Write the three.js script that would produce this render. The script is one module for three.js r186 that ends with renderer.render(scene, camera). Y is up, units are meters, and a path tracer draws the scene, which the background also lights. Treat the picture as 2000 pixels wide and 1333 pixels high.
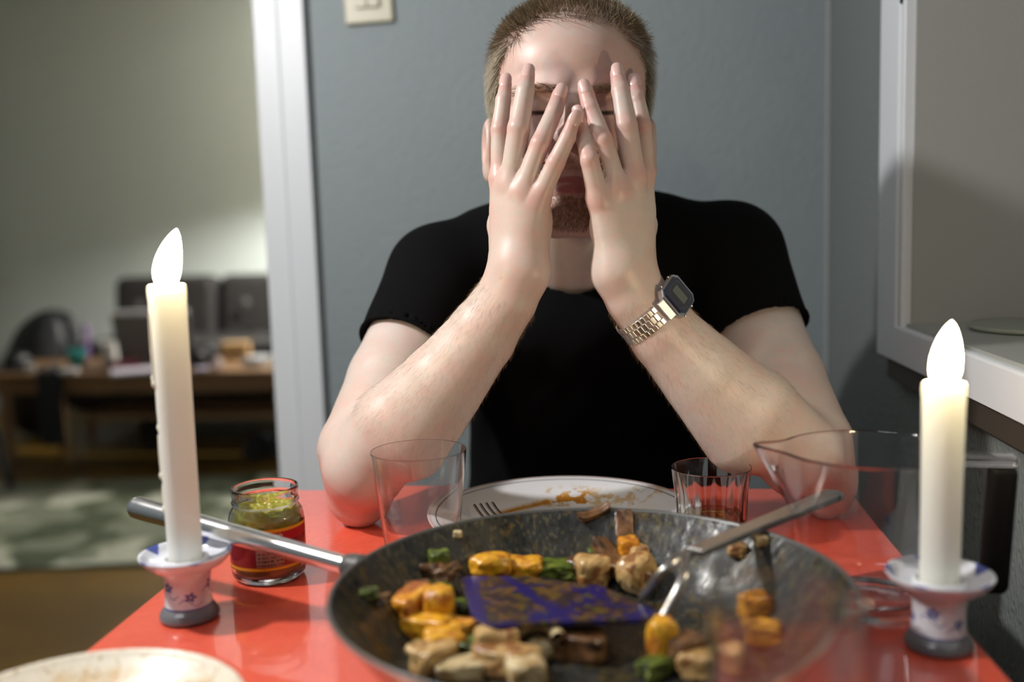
import * as THREE from 'three';
import { RoundedBoxGeometry } from 'three/addons/geometries/RoundedBoxGeometry.js';
import { mergeGeometries, mergeVertices } from 'three/addons/utils/BufferGeometryUtils.js';
import { RectAreaLightUniformsLib } from 'three/addons/lights/RectAreaLightUniformsLib.js';

// ---------------------------------------------------------------- camera, lights, exposure
const scene = new THREE.Scene();
scene.background = new THREE.Color(0x000000);
const V = (x, y, z) => new THREE.Vector3(x, y, z);
const RAD = Math.PI / 180, FOCAL = 1944, EYE = V(0, 1.03, 0);
const camera = new THREE.PerspectiveCamera(2 * Math.atan(666.5 / FOCAL) / RAD, 1.5, 0.02, 40);
camera.position.copy(EYE);
camera.rotation.set(-6.69 * RAD, 5.9 * RAD, -1.75 * RAD, 'YXZ');
camera.updateMatrixWorld();
camera.focus = 0.875; camera.userData.focus = 0.875; camera.userData.fStop = 2.4;
scene.add(camera);
const renderer = new THREE.WebGLRenderer({ antialias: true });
renderer.toneMapping = THREE.LinearToneMapping;
renderer.toneMappingExposure = 1.0;
renderer.shadowMap.enabled = true;
RectAreaLightUniformsLib.init();

function areaLight(name, color, intensity, w, h, pos, target) {
  const l = new THREE.RectAreaLight(color, intensity, w, h);
  l.name = name; l.position.copy(pos); l.lookAt(target); scene.add(l); return l;
}
const LAMP = { kitchen: V(-0.84, 1.62, -0.62), ceiling: V(-1.1, 2.44, 0.60), living: V(-1.22, 1.50, -4.80) };
const pendantGlow = new THREE.PointLight(new THREE.Color(1.0, 0.975, 0.95), 3.3); pendantGlow.position.copy(LAMP.kitchen); pendantGlow.castShadow = true; pendantGlow.shadow.radius = 1.8; scene.add(pendantGlow);
areaLight('ceiling_panel_glow', new THREE.Color(0.95, 0.97, 1.0), 5.8, 1.1, 0.45, V(-1.1, 2.457, 0.60), V(-1.1, 0, 0.60));
areaLight('living_fill_glow', new THREE.Color(1.0, 0.96, 0.88), 3.0, 0.5, 0.5, V(-2.3, 2.457, -3.1), V(-2.3, 0, -3.1));  // added fill from above, brightens the living room from the front

// ---------------------------------------------------------------- helpers
const camX = V(), camY = V(), camZ = V(); camera.matrixWorld.extractBasis(camX, camY, camZ);
// a point of the place seen at pixel (x, y) of the 2000 x 1333 frame, at a given distance along the view axis
const P = (x, y, d) => EYE.clone().addScaledVector(camX, (x - 1000) / FOCAL * d).addScaledVector(camY, -(y - 666.5) / FOCAL * d).addScaledVector(camZ, -d);
// the same on a level plane of height h
const T = (x, y, h) => { const r = P(x, y, 1).sub(EYE); return EYE.clone().addScaledVector(r, (h - EYE.y) / r.y); };
const TOP = 0.75;                                   // table top

let seed = 7;
const rnd = () => { seed = (seed * 1664525 + 1013904223) >>> 0; return seed / 4294967296; };
const rr = (a, b) => a + (b - a) * rnd();
function h3(x, y, z) { let n = (x * 374761393 + y * 668265263 + z * 2147483647 + 1274126177) | 0; n = Math.imul(n ^ (n >>> 13), 1274126177); n ^= n >>> 16; return (n >>> 0) / 4294967295; }
function noise(x, y, z) {
  const X = Math.floor(x), Y = Math.floor(y), Z = Math.floor(z); let u = x - X, v = y - Y, w = z - Z;
  u = u * u * (3 - 2 * u); v = v * v * (3 - 2 * v); w = w * w * (3 - 2 * w);
  const L = (a, b, t) => a + (b - a) * t;
  return L(L(L(h3(X, Y, Z), h3(X + 1, Y, Z), u), L(h3(X, Y + 1, Z), h3(X + 1, Y + 1, Z), u), v), L(L(h3(X, Y, Z + 1), h3(X + 1, Y, Z + 1), u), L(h3(X, Y + 1, Z + 1), h3(X + 1, Y + 1, Z + 1), u), v), w) * 2 - 1;
}
const fbm = (x, y, z, o = 4) => { let s = 0, a = 0.5; for (let i = 0; i < o; i++) { s += a * noise(x, y, z); x *= 2.03; y *= 2.03; z *= 2.03; a *= 0.5; } return s; };
const clamp = (x, a = 0, b = 1) => Math.min(b, Math.max(a, x));
const smooth = (a, b, x) => { const t = clamp((x - a) / (b - a)); return t * t * (3 - 2 * t); };
const mix = (a, b, t) => a + (b - a) * t;
const mix3 = (a, b, t) => [mix(a[0], b[0], t), mix(a[1], b[1], t), mix(a[2], b[2], t)];

function tex(w, h, fn, { srgb = false, repeat = true } = {}) {
  const d = new Uint8Array(w * h * 4);
  for (let j = 0; j < h; j++) for (let i = 0; i < w; i++) {
    const c = fn((i + 0.5) / w, (j + 0.5) / h, i, j), k = (j * w + i) * 4;
    for (let q = 0; q < 3; q++) d[k + q] = clamp(Array.isArray(c) ? c[q] : c) * 255;
    d[k + 3] = 255;
  }
  const t = new THREE.DataTexture(d, w, h);
  t.magFilter = THREE.LinearFilter; t.minFilter = THREE.LinearMipmapLinearFilter; t.generateMipmaps = true;
  t.wrapS = t.wrapT = repeat ? THREE.RepeatWrapping : THREE.ClampToEdgeWrapping;
  if (srgb) t.colorSpace = THREE.SRGBColorSpace;
  t.needsUpdate = true; return t;
}
// noise that repeats over the unit square
function tileNoise(u, v, f, s = 0) {
  const a = u * f, b = v * f, X = Math.floor(a), Y = Math.floor(b); let p = a - X, q = b - Y; p = p * p * (3 - 2 * p); q = q * q * (3 - 2 * q);
  const H = (i, j) => h3(((i % f) + f) % f, ((j % f) + f) % f, s);
  return mix(mix(H(X, Y), H(X + 1, Y), p), mix(H(X, Y + 1), H(X + 1, Y + 1), p), q);
}
const clone = (t, x, y) => { const c = t.clone(); c.repeat.set(x, y); c.needsUpdate = true; return c; };
const mat = (o) => new THREE.MeshPhysicalMaterial(o);
const lin = (r, g, b) => new THREE.Color().setRGB(r, g, b);

const taken = {};
function numbered(n) { const k = taken[n] = (taken[n] ?? -1) + 1; return k ? `${n}_${String(k).padStart(3, '0')}` : n; }
function obj(name, geo, m, parent = scene) {
  const o = new THREE.Mesh(Array.isArray(geo) ? mergeGeometries(geo.map((g) => g.index ? g.toNonIndexed() : g)) : geo, m);
  o.name = parent === scene ? numbered(name) : name; o.castShadow = o.receiveShadow = true; parent.add(o); return o;
}
function tag(o, label, category, group) { Object.assign(o.userData, { label, category }); if (group) o.userData.group = group; return o; }
function thing(name, label, category, pos = V(0, 0, 0), group) { const o = new THREE.Group(); o.name = numbered(name); o.position.copy(pos); scene.add(o); return tag(o, label, category, group); }
function struct(name, geo, m, label) { const o = obj(name, geo, m); o.userData.kind = 'structure'; if (label) o.userData.label = label; return o; }
const lathe = (pts, n = 64) => new THREE.LatheGeometry(pts.map(([r, y]) => new THREE.Vector2(Math.max(r, 1e-5), y)), n);
// smooth closed profile through points
function spline(pts, n) { const c = new THREE.CatmullRomCurve3(pts.map(([r, y]) => V(r, y, 0)), false, 'centripetal'); return c.getPoints(n).map((p) => [Math.max(0, p.x), p.y]); }
const tube = (pts, r, n = 32, k = 10) => new THREE.TubeGeometry(new THREE.CatmullRomCurve3(pts, false, 'centripetal'), n, r, k);
function metricUV(g) {            // uv in metres from the side each face points to
  if (g.index) g = g.toNonIndexed();
  g.computeVertexNormals();
  const p = g.attributes.position, n = g.attributes.normal, uv = new Float32Array(p.count * 2);
  for (let i = 0; i < p.count; i++) {
    const a = Math.abs(n.getX(i)), b = Math.abs(n.getY(i)), c = Math.abs(n.getZ(i));
    uv.set(a > b && a > c ? [p.getZ(i), p.getY(i)] : b > c ? [p.getX(i), p.getZ(i)] : [p.getX(i), p.getY(i)], i * 2);
  }
  g.setAttribute('uv', new THREE.BufferAttribute(uv, 2)); return g;
}
function slab(x0, x1, y0, y1, z0, z1, r = 0) {
  const g = r ? new RoundedBoxGeometry(x1 - x0, y1 - y0, z1 - z0, 2, r) : new THREE.BoxGeometry(x1 - x0, y1 - y0, z1 - z0);
  g.translate((x0 + x1) / 2, (y0 + y1) / 2, (z0 + z1) / 2); return r ? g : metricUV(g);
}
function rotBetween(g, a, b) {    // move a y-aligned shape so that its origin lies at a and its y axis points to b
  const q = new THREE.Quaternion().setFromUnitVectors(V(0, 1, 0), b.clone().sub(a).normalize());
  g.applyQuaternion(q); g.translate(a.x, a.y, a.z); return g;
}

// ---------------------------------------------------------------- shared textures
const bumpWall = tex(512, 512, (u, v) => 0.5 * tileNoise(u, v, 64, 1) + 0.3 * tileNoise(u + 0.3 * tileNoise(u, v, 16, 4), v, 128, 2) + 0.2 * tileNoise(u, v, 24, 3));
const bumpRib = tex(512, 512, (u, v) => 0.65 * tileNoise(u, v * 0.5, 96, 11) + 0.35 * tileNoise(u, v, 48, 12));
const fineGrain = tex(256, 256, (u, v) => 0.6 * tileNoise(u, v, 64, 21) + 0.4 * tileNoise(u, v, 128, 22));

// ================================================================ THE ROOM
const wallGrey = mat({ color: lin(0.222, 0.260, 0.274), roughness: 0.62, bumpMap: clone(bumpWall, 3.2, 3.2), bumpScale: 0.0011 });
const wallDark = mat({ color: lin(0.160, 0.180, 0.178), roughness: 0.70, bumpMap: clone(bumpRib, 5, 5), bumpScale: 0.0016 });
const cream = mat({ color: lin(0.56, 0.60, 0.555), roughness: 0.9 });
const white = mat({ color: lin(0.655, 0.685, 0.72), roughness: 0.42 });
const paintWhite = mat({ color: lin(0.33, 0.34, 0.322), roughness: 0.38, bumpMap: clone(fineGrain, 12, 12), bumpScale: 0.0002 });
const ceilWhite = mat({ color: lin(0.56, 0.56, 0.55), roughness: 0.9 });
const woodFloor = mat({
  color: 0xffffff, roughness: 0.42, map: tex(512, 512, (u, v) => {
    const row = Math.floor(v * 8), x = u + 0.37 * row, g = tileNoise(u * 1, v, 8, 31) * 0.25 + tileNoise((x % 1), v, 128, 32) * 0.18 + h3(row, Math.floor((x % 1) * 2), 5) * 0.22;
    return mix3([0.28, 0.20, 0.045], [0.46, 0.345, 0.10], g * 1.4);
  }, { srgb: true }),
});
woodFloor.map.repeat.set(0.9, 0.9);
const XR = 0.346, ZB = -1.65;
struct('floor', slab(-5.2, 2.0, -0.1, 0, -5.75, 2.0), woodFloor, 'yellow-brown wooden floor');
struct('ceiling', slab(-5.2, 2.0, 2.5, 2.6, -5.75, 2.0), ceilWhite, 'white ceiling');
// back wall of the kitchen with the doorway on its left
const wb = struct('wall_back', [slab(-0.575, XR, 0, 2.5, ZB - 0.1, ZB), slab(-1.475, -0.575, 2.06, 2.5, ZB - 0.1, ZB), slab(-2.4, -1.475, 0, 2.5, ZB - 0.1, ZB)], wallGrey, 'grey painted wall with a fine embossed texture');
struct('wall_left', slab(-2.5, -2.4, 0, 2.5, ZB - 0.1, 2.0), wallGrey);
struct('wall_rear', slab(-2.5, 2.0, 0, 2.5, 1.9, 2.0), wallGrey);
// right wall with the recess
const RZ0 = -1.155, RZ1 = 0.25, RY0 = 0.905, RY1 = 2.1;
struct('wall_right', [slab(XR, XR + 0.12, 0, RY0 - 0.02, ZB - 0.1, 1.9), slab(XR, XR + 0.12, RY1, 2.5, ZB - 0.1, 1.9), slab(XR, XR + 0.12, RY0 - 0.02, RY1, ZB - 0.1, RZ0 - 0.02), slab(XR, XR + 0.12, RY0 - 0.02, RY1, RZ1 + 0.02, 1.9)], wallDark, 'grey wallpaper with vertical embossed ribs');
// the living room
struct('wall_living_far', slab(-5.2, 2.0, 0, 2.5, -5.75, -5.62), cream, 'cream wall of the living room');
struct('wall_living_left', slab(-5.2, -5.1, 0, 2.5, -5.62, ZB - 0.1), cream);
struct('wall_living_right', slab(0.6, 0.7, 0, 2.5, -5.62, ZB - 0.1), cream);
struct('wall_living_near', [slab(-5.1, -2.5, 0, 2.5, ZB - 0.1, ZB), slab(XR + 0.12, 0.6, 0, 2.5, ZB - 0.1, ZB)], cream);
struct('baseboard_far', slab(-5.1, 0.6, 0, 0.07, -5.62, -5.605), white);
// the doorway's casing: two stepped white boards, and its lining
{
  const g = new THREE.Group(); g.name = 'trim_1'; g.userData = { kind: 'structure', label: 'white stepped door casing' }; scene.add(g);
  obj('casing_board', slab(-0.582, -0.540, 0, 2.14, ZB, ZB + 0.013, 0.003), white, g);
  obj('casing_board', slab(-0.5385, -0.494, 0, 2.14, ZB, ZB + 0.019, 0.003), white, g);
  obj('casing_board', slab(-1.56, -0.494, 2.06, 2.15, ZB, ZB + 0.018, 0.003), white, g);
  obj('casing_board', slab(-1.56, -1.47, 0, 2.06, ZB, ZB + 0.016, 0.003), white, g);
  obj('jamb', slab(-0.583, -0.573, 0, 2.06, ZB - 0.1, ZB, 0.002), white, g);
  obj('jamb', slab(-1.478, -1.468, 0, 2.06, ZB - 0.1, ZB, 0.002), white, g);
}
struct('trim_2', slab(XR - 0.006, XR, 0, 2.5, ZB, ZB + 0.006, 0.002), mat({ color: lin(0.30, 0.325, 0.325), roughness: 0.6 }), 'narrow painted strip in the corner of the grey walls');
// the recess in the right wall: white casing, lining, sill
{
  const g = new THREE.Group(); g.name = 'trim_3'; g.userData = { kind: 'structure', label: 'white mitred casing around a wall recess' }; scene.add(g);
  const cx = XR - 0.022;
  const frame = (o) => { const s = new THREE.Shape(o.map(([z, y]) => new THREE.Vector2(-z, y))); const e = new THREE.ExtrudeGeometry(s, { depth: 0.022, bevelEnabled: true, bevelThickness: 0.003, bevelSize: 0.003, bevelSegments: 2 }); e.rotateY(Math.PI / 2); e.translate(cx, 0, 0); return e; };
  const a = -1.252, b = -1.178, c = 0.861, d = 0.899, e2 = 0.27, f = 0.34, t0 = 2.1, t1 = 2.17;
  obj('casing_board', frame([[a, c], [b, d], [b, t0], [a, t1]]), white, g);
  obj('casing_board', frame([[a + 0.0005, c - 0.0005], [b, d - 0.001], [e2, d - 0.001], [f, c - 0.0005]]), white, g);
  obj('casing_board', frame([[e2, d], [f, c], [f, t1], [e2, t0]]), white, g);
  obj('casing_board', frame([[a, t1 + 0.001], [b, t0 + 0.001], [e2, t0 + 0.001], [f, t1 + 0.001]]), white, g);
  obj('inner_bead', slab(cx - 0.001, XR + 0.02, 0.9, 2.1, -1.176, -1.160, 0.002), white, g);
  obj('side_panel', slab(XR - 0.012, XR + 0.42, RY0 - 0.02, RY1, RZ0 - 0.02, RZ0, 0), paintWhite, g);
  obj('side_panel', slab(XR - 0.012, XR + 0.42, RY0 - 0.02, RY1, RZ1, RZ1 + 0.02, 0), paintWhite, g);
  obj('sill', slab(XR - 0.018, XR + 0.42, RY0 - 0.02, RY0, RZ0, RZ1, 0), paintWhite, g);
  obj('head_panel', slab(XR - 0.012, XR + 0.42, RY1, RY1 + 0.02, RZ0 - 0.02, RZ1 + 0.02, 0), paintWhite, g);
  obj('back_panel', slab(XR + 0.40, XR + 0.42, RY0, RY1, RZ0, RZ1, 0), paintWhite, g);
  obj('under_shade', slab(XR - 0.017, XR, 0.832, 0.8575, -1.235, 0.32, 0.002), mat({ color: lin(0.045, 0.034, 0.024), roughness: 0.6 }), g).userData.label = 'dark brown strip standing for the shade under the casing';  // shade below the casing, put in as a dark strip
  obj('screw_hole', new THREE.SphereGeometry(0.004, 10, 8).translate(cx + 0.0, 1.262, -1.172), mat({ color: lin(0.02, 0.02, 0.02), roughness: 0.9 }), g);
}

// ---------------------------------------------------------------- lamps (out of the frame, they light the two rooms)
{
  const l = thing('pendant_lamp', 'glowing white globe lamp hanging beside the red table', 'lamp', LAMP.kitchen);
  obj('lamp_cap', lathe(spline([[0.0, 0.062], [0.030, 0.058], [0.032, 0.075], [0.012, 0.105], [0.003, 0.112]], 20)), mat({ color: lin(0.5, 0.5, 0.5), roughness: 0.4, metalness: 0.8 }), l);
  obj('cord', new THREE.CylinderGeometry(0.003, 0.003, 0.77, 8).translate(0, 0.495, 0), mat({ color: lin(0.6, 0.6, 0.6), roughness: 0.6 }), l);
  obj('lamp_globe', new THREE.SphereGeometry(0.065, 40, 28), mat({ color: lin(0.8, 0.8, 0.78), roughness: 0.6, emissive: lin(1, 0.975, 0.94), emissiveIntensity: 10 }), l);
}
{
  const l = thing('ceiling_light', 'flat white ceiling light panel above the kitchen', 'lamp', LAMP.ceiling);
  obj('housing', slab(-0.57, 0.57, 0.03, 0.06, -0.245, 0.245, 0.006), white, l);
  obj('lamp_diffuser', slab(-0.55, 0.55, 0.020, 0.030, -0.225, 0.225, 0.003), mat({ color: lin(0.8, 0.8, 0.8), roughness: 0.6, emissive: lin(0.95, 0.97, 1), emissiveIntensity: 1.0 }), l);
}
{
  const l = thing('ceiling_light', 'added square fill light above the living room rug', 'lamp', V(-2.3, 2.44, -3.1));  // unseen panel, added to carry the living room fill light
  obj('housing', slab(-0.27, 0.27, 0.03, 0.06, -0.27, 0.27, 0.006), white, l);
  obj('lamp_diffuser', slab(-0.25, 0.25, 0.020, 0.030, -0.25, 0.25, 0.003), mat({ color: lin(0.8, 0.8, 0.8), roughness: 0.6, emissive: lin(1, 0.96, 0.88), emissiveIntensity: 1.0 }), l);
}
{
  const l = thing('floor_lamp', 'standing lamp with a pale fabric shade in the living room', 'lamp', V(LAMP.living.x, 0, LAMP.living.z));
  const steel = mat({ color: lin(0.3, 0.3, 0.3), roughness: 0.35, metalness: 1 });
  obj('base', lathe([[0, 0], [0.14, 0], [0.14, 0.015], [0.02, 0.03], [0, 0.03]]), steel, l);
  obj('pole', new THREE.CylinderGeometry(0.011, 0.011, 1.4, 16).translate(0, 0.72, 0), steel, l);
  obj('lamp_shade', new THREE.CylinderGeometry(0.16, 0.21, 0.27, 48, 1, true).translate(0, 1.55, 0), mat({ color: lin(0.8, 0.74, 0.6), roughness: 1, transmission: 0.5, thickness: 0, side: THREE.DoubleSide }), l);
  obj('bulb', new THREE.SphereGeometry(0.035, 20, 14).translate(0, 1.50, 0), mat({ color: 0xffffff, emissive: lin(1, 0.82, 0.55), emissiveIntensity: 12 }), l);
  const pl = new THREE.PointLight(lin(1, 1.0, 0.97), 11.5); pl.position.copy(LAMP.living); pl.castShadow = true; pl.shadow.radius = 2; scene.add(pl);
}

// ================================================================ FURNITURE OF THE LIVING ROOM
const darkFabric = mat({ color: lin(0.011, 0.009, 0.008), roughness: 0.75, sheen: 0.2 });
const brownWood = mat({ color: lin(0.16, 0.085, 0.035), roughness: 0.4 });
const blackStuff = mat({ color: lin(0.008, 0.008, 0.009), roughness: 0.5 });
{
  const s = thing('sofa', 'dark brown upholstered sofa with buttoned back cushions', 'sofa', V(-2.22, 0, -5.08));
  obj('seat_base', slab(-0.51, 1.05, 0.16, 0.40, -0.28, 0.40, 0.03), darkFabric, s);
  const back = (x0, x1) => {
    const g = new RoundedBoxGeometry(x1 - x0, 0.46, 0.16, 8, 0.055); const p = g.attributes.position;
    for (let i = 0; i < p.count; i++) { const z = p.getZ(i); if (z > 0) { const u = p.getX(i) / (x1 - x0), v = p.getY(i) / 0.5; p.setZ(i, z + 0.03 * Math.cos(u * Math.PI) * Math.cos(v * Math.PI)); } }
    g.computeVertexNormals(); g.rotateX(-0.16); g.translate((x0 + x1) / 2, 0.575, -0.16); const c = obj('back_cushion', g, darkFabric, s);
    for (const bx of [0.3, 0.7]) obj('button', new THREE.SphereGeometry(0.021, 14, 10).scale(1, 1, 0.5).translate(mix(x0, x1, bx), 0.66, -0.045), mat({ color: lin(0.10, 0.085, 0.085), roughness: 0.35 }), c);
  };
  back(-0.50, 0.085); back(0.095, 0.68); back(0.69, 1.05);
  obj('seat_cushion', slab(-0.50, 0.27, 0.38, 0.50, -0.12, 0.42, 0.04), darkFabric, s);
  obj('seat_cushion', slab(0.28, 1.05, 0.38, 0.50, -0.12, 0.42, 0.04), darkFabric, s);
  for (const [x, z] of [[-0.44, 0.33], [0.98, 0.33], [-0.44, -0.2], [0.98, -0.2]]) obj('leg', new THREE.CylinderGeometry(0.025, 0.018, 0.17, 12).translate(x, 0.085, z), brownWood, s);
}
{
  const g = new THREE.CatmullRomCurve3([V(-3.13, 0.42, -4.86), V(-3.05, 0.56, -4.88), V(-2.93, 0.63, -4.90), V(-2.82, 0.60, -4.90), V(-2.80, 0.46, -4.88)]);
  const bag = thing('shoulder_bag', 'black bag slumped beside the dark sofa', 'bag', V(0, 0, 0));
  const b = new THREE.SphereGeometry(1, 40, 28), p = b.attributes.position;
  for (let i = 0; i < p.count; i++) { const x = p.getX(i), y = p.getY(i), z = p.getZ(i), n = 1 + 0.16 * fbm(x * 2 + 3, y * 2, z * 2); p.setXYZ(i, -2.97 + x * 0.185 * n, Math.max(0.012, 0.32 + y * 0.31 * n + 0.10 * x), -4.86 + z * 0.14 * n); }
  b.computeVertexNormals(); obj('bag_body', b, blackStuff, bag);
  obj('strap', new THREE.TubeGeometry(g, 40, 0.032, 10), blackStuff, bag);
}
const CT = { x0: -2.68, x1: -1.34, z0: -4.50, z1: -4.02, y: 0.452 };
{
  const t = thing('coffee_table', 'wooden coffee table with slim tapered legs and cluttered top', 'table', V(0, 0, 0));
  obj('tabletop', slab(CT.x0 - 0.10, CT.x1 + 0.1, CT.y - 0.022, CT.y, CT.z0 - 0.02, CT.z1 + 0.02, 0.006), brownWood, t);
  obj('apron', [slab(CT.x0, CT.x1, CT.y - 0.09, CT.y - 0.022, CT.z1 - 0.03, CT.z1 - 0.01), slab(CT.x0, CT.x1, CT.y - 0.09, CT.y - 0.022, CT.z0 + 0.01, CT.z0 + 0.03)], brownWood, t);
  obj('lower_shelf', slab(CT.x0 + 0.35, CT.x1 - 0.05, 0.24, 0.258, CT.z0 + 0.04, CT.z1 - 0.04, 0.004), brownWood, t);
  for (const x of [CT.x0 + 0.03, CT.x1 - 0.03]) for (const z of [CT.z0 + 0.03, CT.z1 - 0.03]) obj('leg', new THREE.CylinderGeometry(0.026, 0.017, CT.y - 0.022, 14).translate(x, (CT.y - 0.022) / 2, z), brownWood, t);
}
const onCT = (px, py) => T(px, py, CT.y + 0.0005);
{
  const silver = mat({ color: lin(0.32, 0.31, 0.30), roughness: 0.35, metalness: 0.7 });
  const l = thing('laptop', 'open silver laptop seen from behind on the coffee table', 'laptop', V(-2.05, CT.y + 0.0005, -4.385));
  obj('keyboard_base', slab(-0.17, 0.17, 0, 0.016, -0.12, 0.12, 0.006), silver, l);
  const lid = new RoundedBoxGeometry(0.36, 0.225, 0.010, 3, 0.004); lid.translate(0, 0.1125, 0); lid.rotateX(0.22); lid.translate(0, 0.017, 0.118); const lm = obj('screen_lid', lid, mat({ color: lin(0.15, 0.135, 0.12), roughness: 0.5, metalness: 0.2 }), l);
  const edge = new RoundedBoxGeometry(0.36, 0.022, 0.013, 2, 0.004); edge.translate(0, 0.226, 0); edge.rotateX(0.22); edge.translate(0, 0.017, 0.118); obj('lid_edge', edge, mat({ color: lin(0.72, 0.70, 0.72), roughness: 0.4, metalness: 0.2 }), lm);
}
function cup(px, py, r, h, color, name, label, cat) {
  const p = onCT(px, py); const o = obj(name, lathe([[0, 0], [r * 0.75, 0], [r, h], [r - 0.004, h], [r * 0.7, 0.006], [0, 0.006]], 28), mat({ color, roughness: 0.4 })); o.position.copy(p); return tag(o, label, cat);
}
cup(216, 712, 0.042, 0.105, lin(0.62, 0.60, 0.56), 'paper_cup', 'white cup standing beside the silver laptop', 'cup');
cup(152, 716, 0.040, 0.075, lin(0.03, 0.26, 0.24), 'drinking_mug', 'teal mug on the coffee table', 'mug');
cup(172, 700, 0.013, 0.16, lin(0.22, 0.12, 0.30), 'plastic_tube', 'thin purple tube standing behind the teal mug', 'tube');
cup(60, 728, 0.022, 0.035, lin(0.5, 0.48, 0.45), 'tea_light', 'small white tea light holder near the table end', 'candle');
cup(105, 726, 0.024, 0.03, lin(0.42, 0.41, 0.44), 'glass_dish', 'small pale dish on the coffee table', 'dish');
{
  const sheet = (px, py, w, d, h, turn, color, name, label, cat) => { const o = obj(name, new RoundedBoxGeometry(w, h, d, 2, Math.min(h, 0.01) * 0.4).translate(0, h / 2, 0), mat({ color, roughness: 0.6 })); o.position.copy(onCT(px, py)); o.rotation.y = turn; return tag(o, label, cat); };
  sheet(268, 728, 0.21, 0.15, 0.014, 0.5, lin(0.42, 0.38, 0.42), 'magazine', 'pale magazine lying in front of the laptop', 'magazine');
  sheet(245, 718, 0.12, 0.09, 0.030, 0.9, lin(0.30, 0.07, 0.10), 'small_book', 'small red book lying beside the white cup', 'book');
  sheet(135, 730, 0.07, 0.05, 0.02, 0.2, lin(0.48, 0.44, 0.44), 'tissue_pack', 'small white tissue pack on the coffee table', 'tissues');
  sheet(462, 700, 0.12, 0.09, 0.075, 0.15, lin(0.36, 0.22, 0.09), 'cardboard_box', 'small tan cardboard box on the coffee table', 'box');
  sheet(505, 712, 0.09, 0.12, 0.035, -0.2, lin(0.36, 0.36, 0.36), 'white_case', 'flat whitish case beside the cardboard box', 'case');
  sheet(425, 722, 0.03, 0.04, 0.045, 0.1, lin(0.45, 0.36, 0.36), 'lip_balm', 'small pale pink pot in front of the cardboard box', 'pot');
  sheet(395, 724, 0.06, 0.06, 0.012, 0.1, lin(0.30, 0.27, 0.36), 'note_pad', 'small lilac note pad in front of the black camera', 'notepad');
  const c = thing('camera', 'black camera lying on the coffee table', 'camera', onCT(397, 712));
  obj('camera_body', new RoundedBoxGeometry(0.12, 0.07, 0.05, 3, 0.012).translate(0, 0.035, 0), blackStuff, c);
  obj('lens', new THREE.CylinderGeometry(0.03, 0.032, 0.05, 24).rotateX(Math.PI / 2).translate(0.005, 0.034, 0.05), blackStuff, c);
  const h = thing('dark_hat', 'black crumpled hat on the end of the coffee table', 'hat', onCT(35, 722));
  obj('brim', lathe([[0, 0], [0.10, 0], [0.102, 0.006], [0.05, 0.012], [0, 0.012]], 32), blackStuff, h);
  obj('crown', lathe(spline([[0.058, 0.008], [0.056, 0.05], [0.04, 0.07], [0, 0.074]], 14), 32), blackStuff, h);
}
{
  const g = thing('garment', 'black garment hanging over the coffee table edge', 'clothes', V(0, 0, 0));
  const pts = [], n = 22, m = 26; const geo = new THREE.PlaneGeometry(1, 1, n, m), p = geo.attributes.position, a = T(78, 735, CT.y);
  for (let i = 0; i < p.count; i++) { const u = p.getX(i) + 0.5, v = 0.5 - p.getY(i); const w = 0.13 * (1 - 0.25 * v), s = v * 0.46; const y = s < 0.14 ? CT.y + 0.012 + 0.006 * Math.sin(u * 9) : CT.y + 0.010 - (s - 0.14); p.setXYZ(i, a.x + 0.02 + (u - 0.5) * w, y, CT.z1 + 0.03 + (s < 0.14 ? s - 0.14 : 0.006) + 0.014 * Math.sin(u * 14 + v * 2) * smooth(0.3, 0.6, v)); }
  geo.computeVertexNormals(); const back = geo.clone(); back.translate(0, 0.004, -0.006); obj('cloth', [geo, back], mat({ color: lin(0.008, 0.008, 0.009), roughness: 0.85, side: THREE.DoubleSide }), g);
}
{
  const g = thing('storage_box', 'dark low storage box under the coffee table', 'box', V(-1.82, 0, -4.575));
  obj('box_body', slab(-0.52, 0.42, 0.17, 0.36, -0.06, 0.06, 0.012), blackStuff, g);
  obj('box_foot', slab(-0.46, -0.40, 0, 0.17, -0.05, 0.05, 0.004), blackStuff, g); obj('box_foot', slab(0.30, 0.36, 0, 0.17, -0.05, 0.05, 0.004), blackStuff, g);
}
for (const [px, py, which] of [[497, 876, 'left'], [542, 872, 'right']]) {
  const w = thing('dumbbell', 'small black dumbbell standing on end beside the table leg', 'dumbbell', T(px, py + 22, 0), 'dumbbells on the living room floor');
  obj('weight', new THREE.CylinderGeometry(0.046, 0.046, 0.05, 28).rotateX(Math.PI / 2).translate(0, 0.046, 0), blackStuff, w);
  obj('grip', new THREE.CylinderGeometry(0.015, 0.015, 0.10, 16).rotateX(Math.PI / 2).translate(0, 0.046, -0.06), blackStuff, w);
  obj('weight', new THREE.CylinderGeometry(0.046, 0.046, 0.05, 28).rotateX(Math.PI / 2).translate(0, 0.046, -0.12), blackStuff, w);
}
{
  const c = thing('lounge_chair', 'black chair partly seen at the edge of the rug', 'chair', V(-2.62, 0.018, -3.55));
  const b = new THREE.SphereGeometry(1, 36, 24); b.scale(0.27, 0.075, 0.26); b.translate(-0.06, 0.40, 0); obj('seat', b, blackStuff, c);
  for (const [x, z] of [[0.12, 0.14], [-0.2, 0.14], [0.12, -0.14], [-0.2, -0.14]]) obj('leg', rotBetween(new THREE.CylinderGeometry(0.012, 0.016, 0.39, 10).translate(0, 0.195, 0), V(x * 1.35, 0.002, z * 1.35), V(x, 0.385, z)), blackStuff, c);
}
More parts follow.
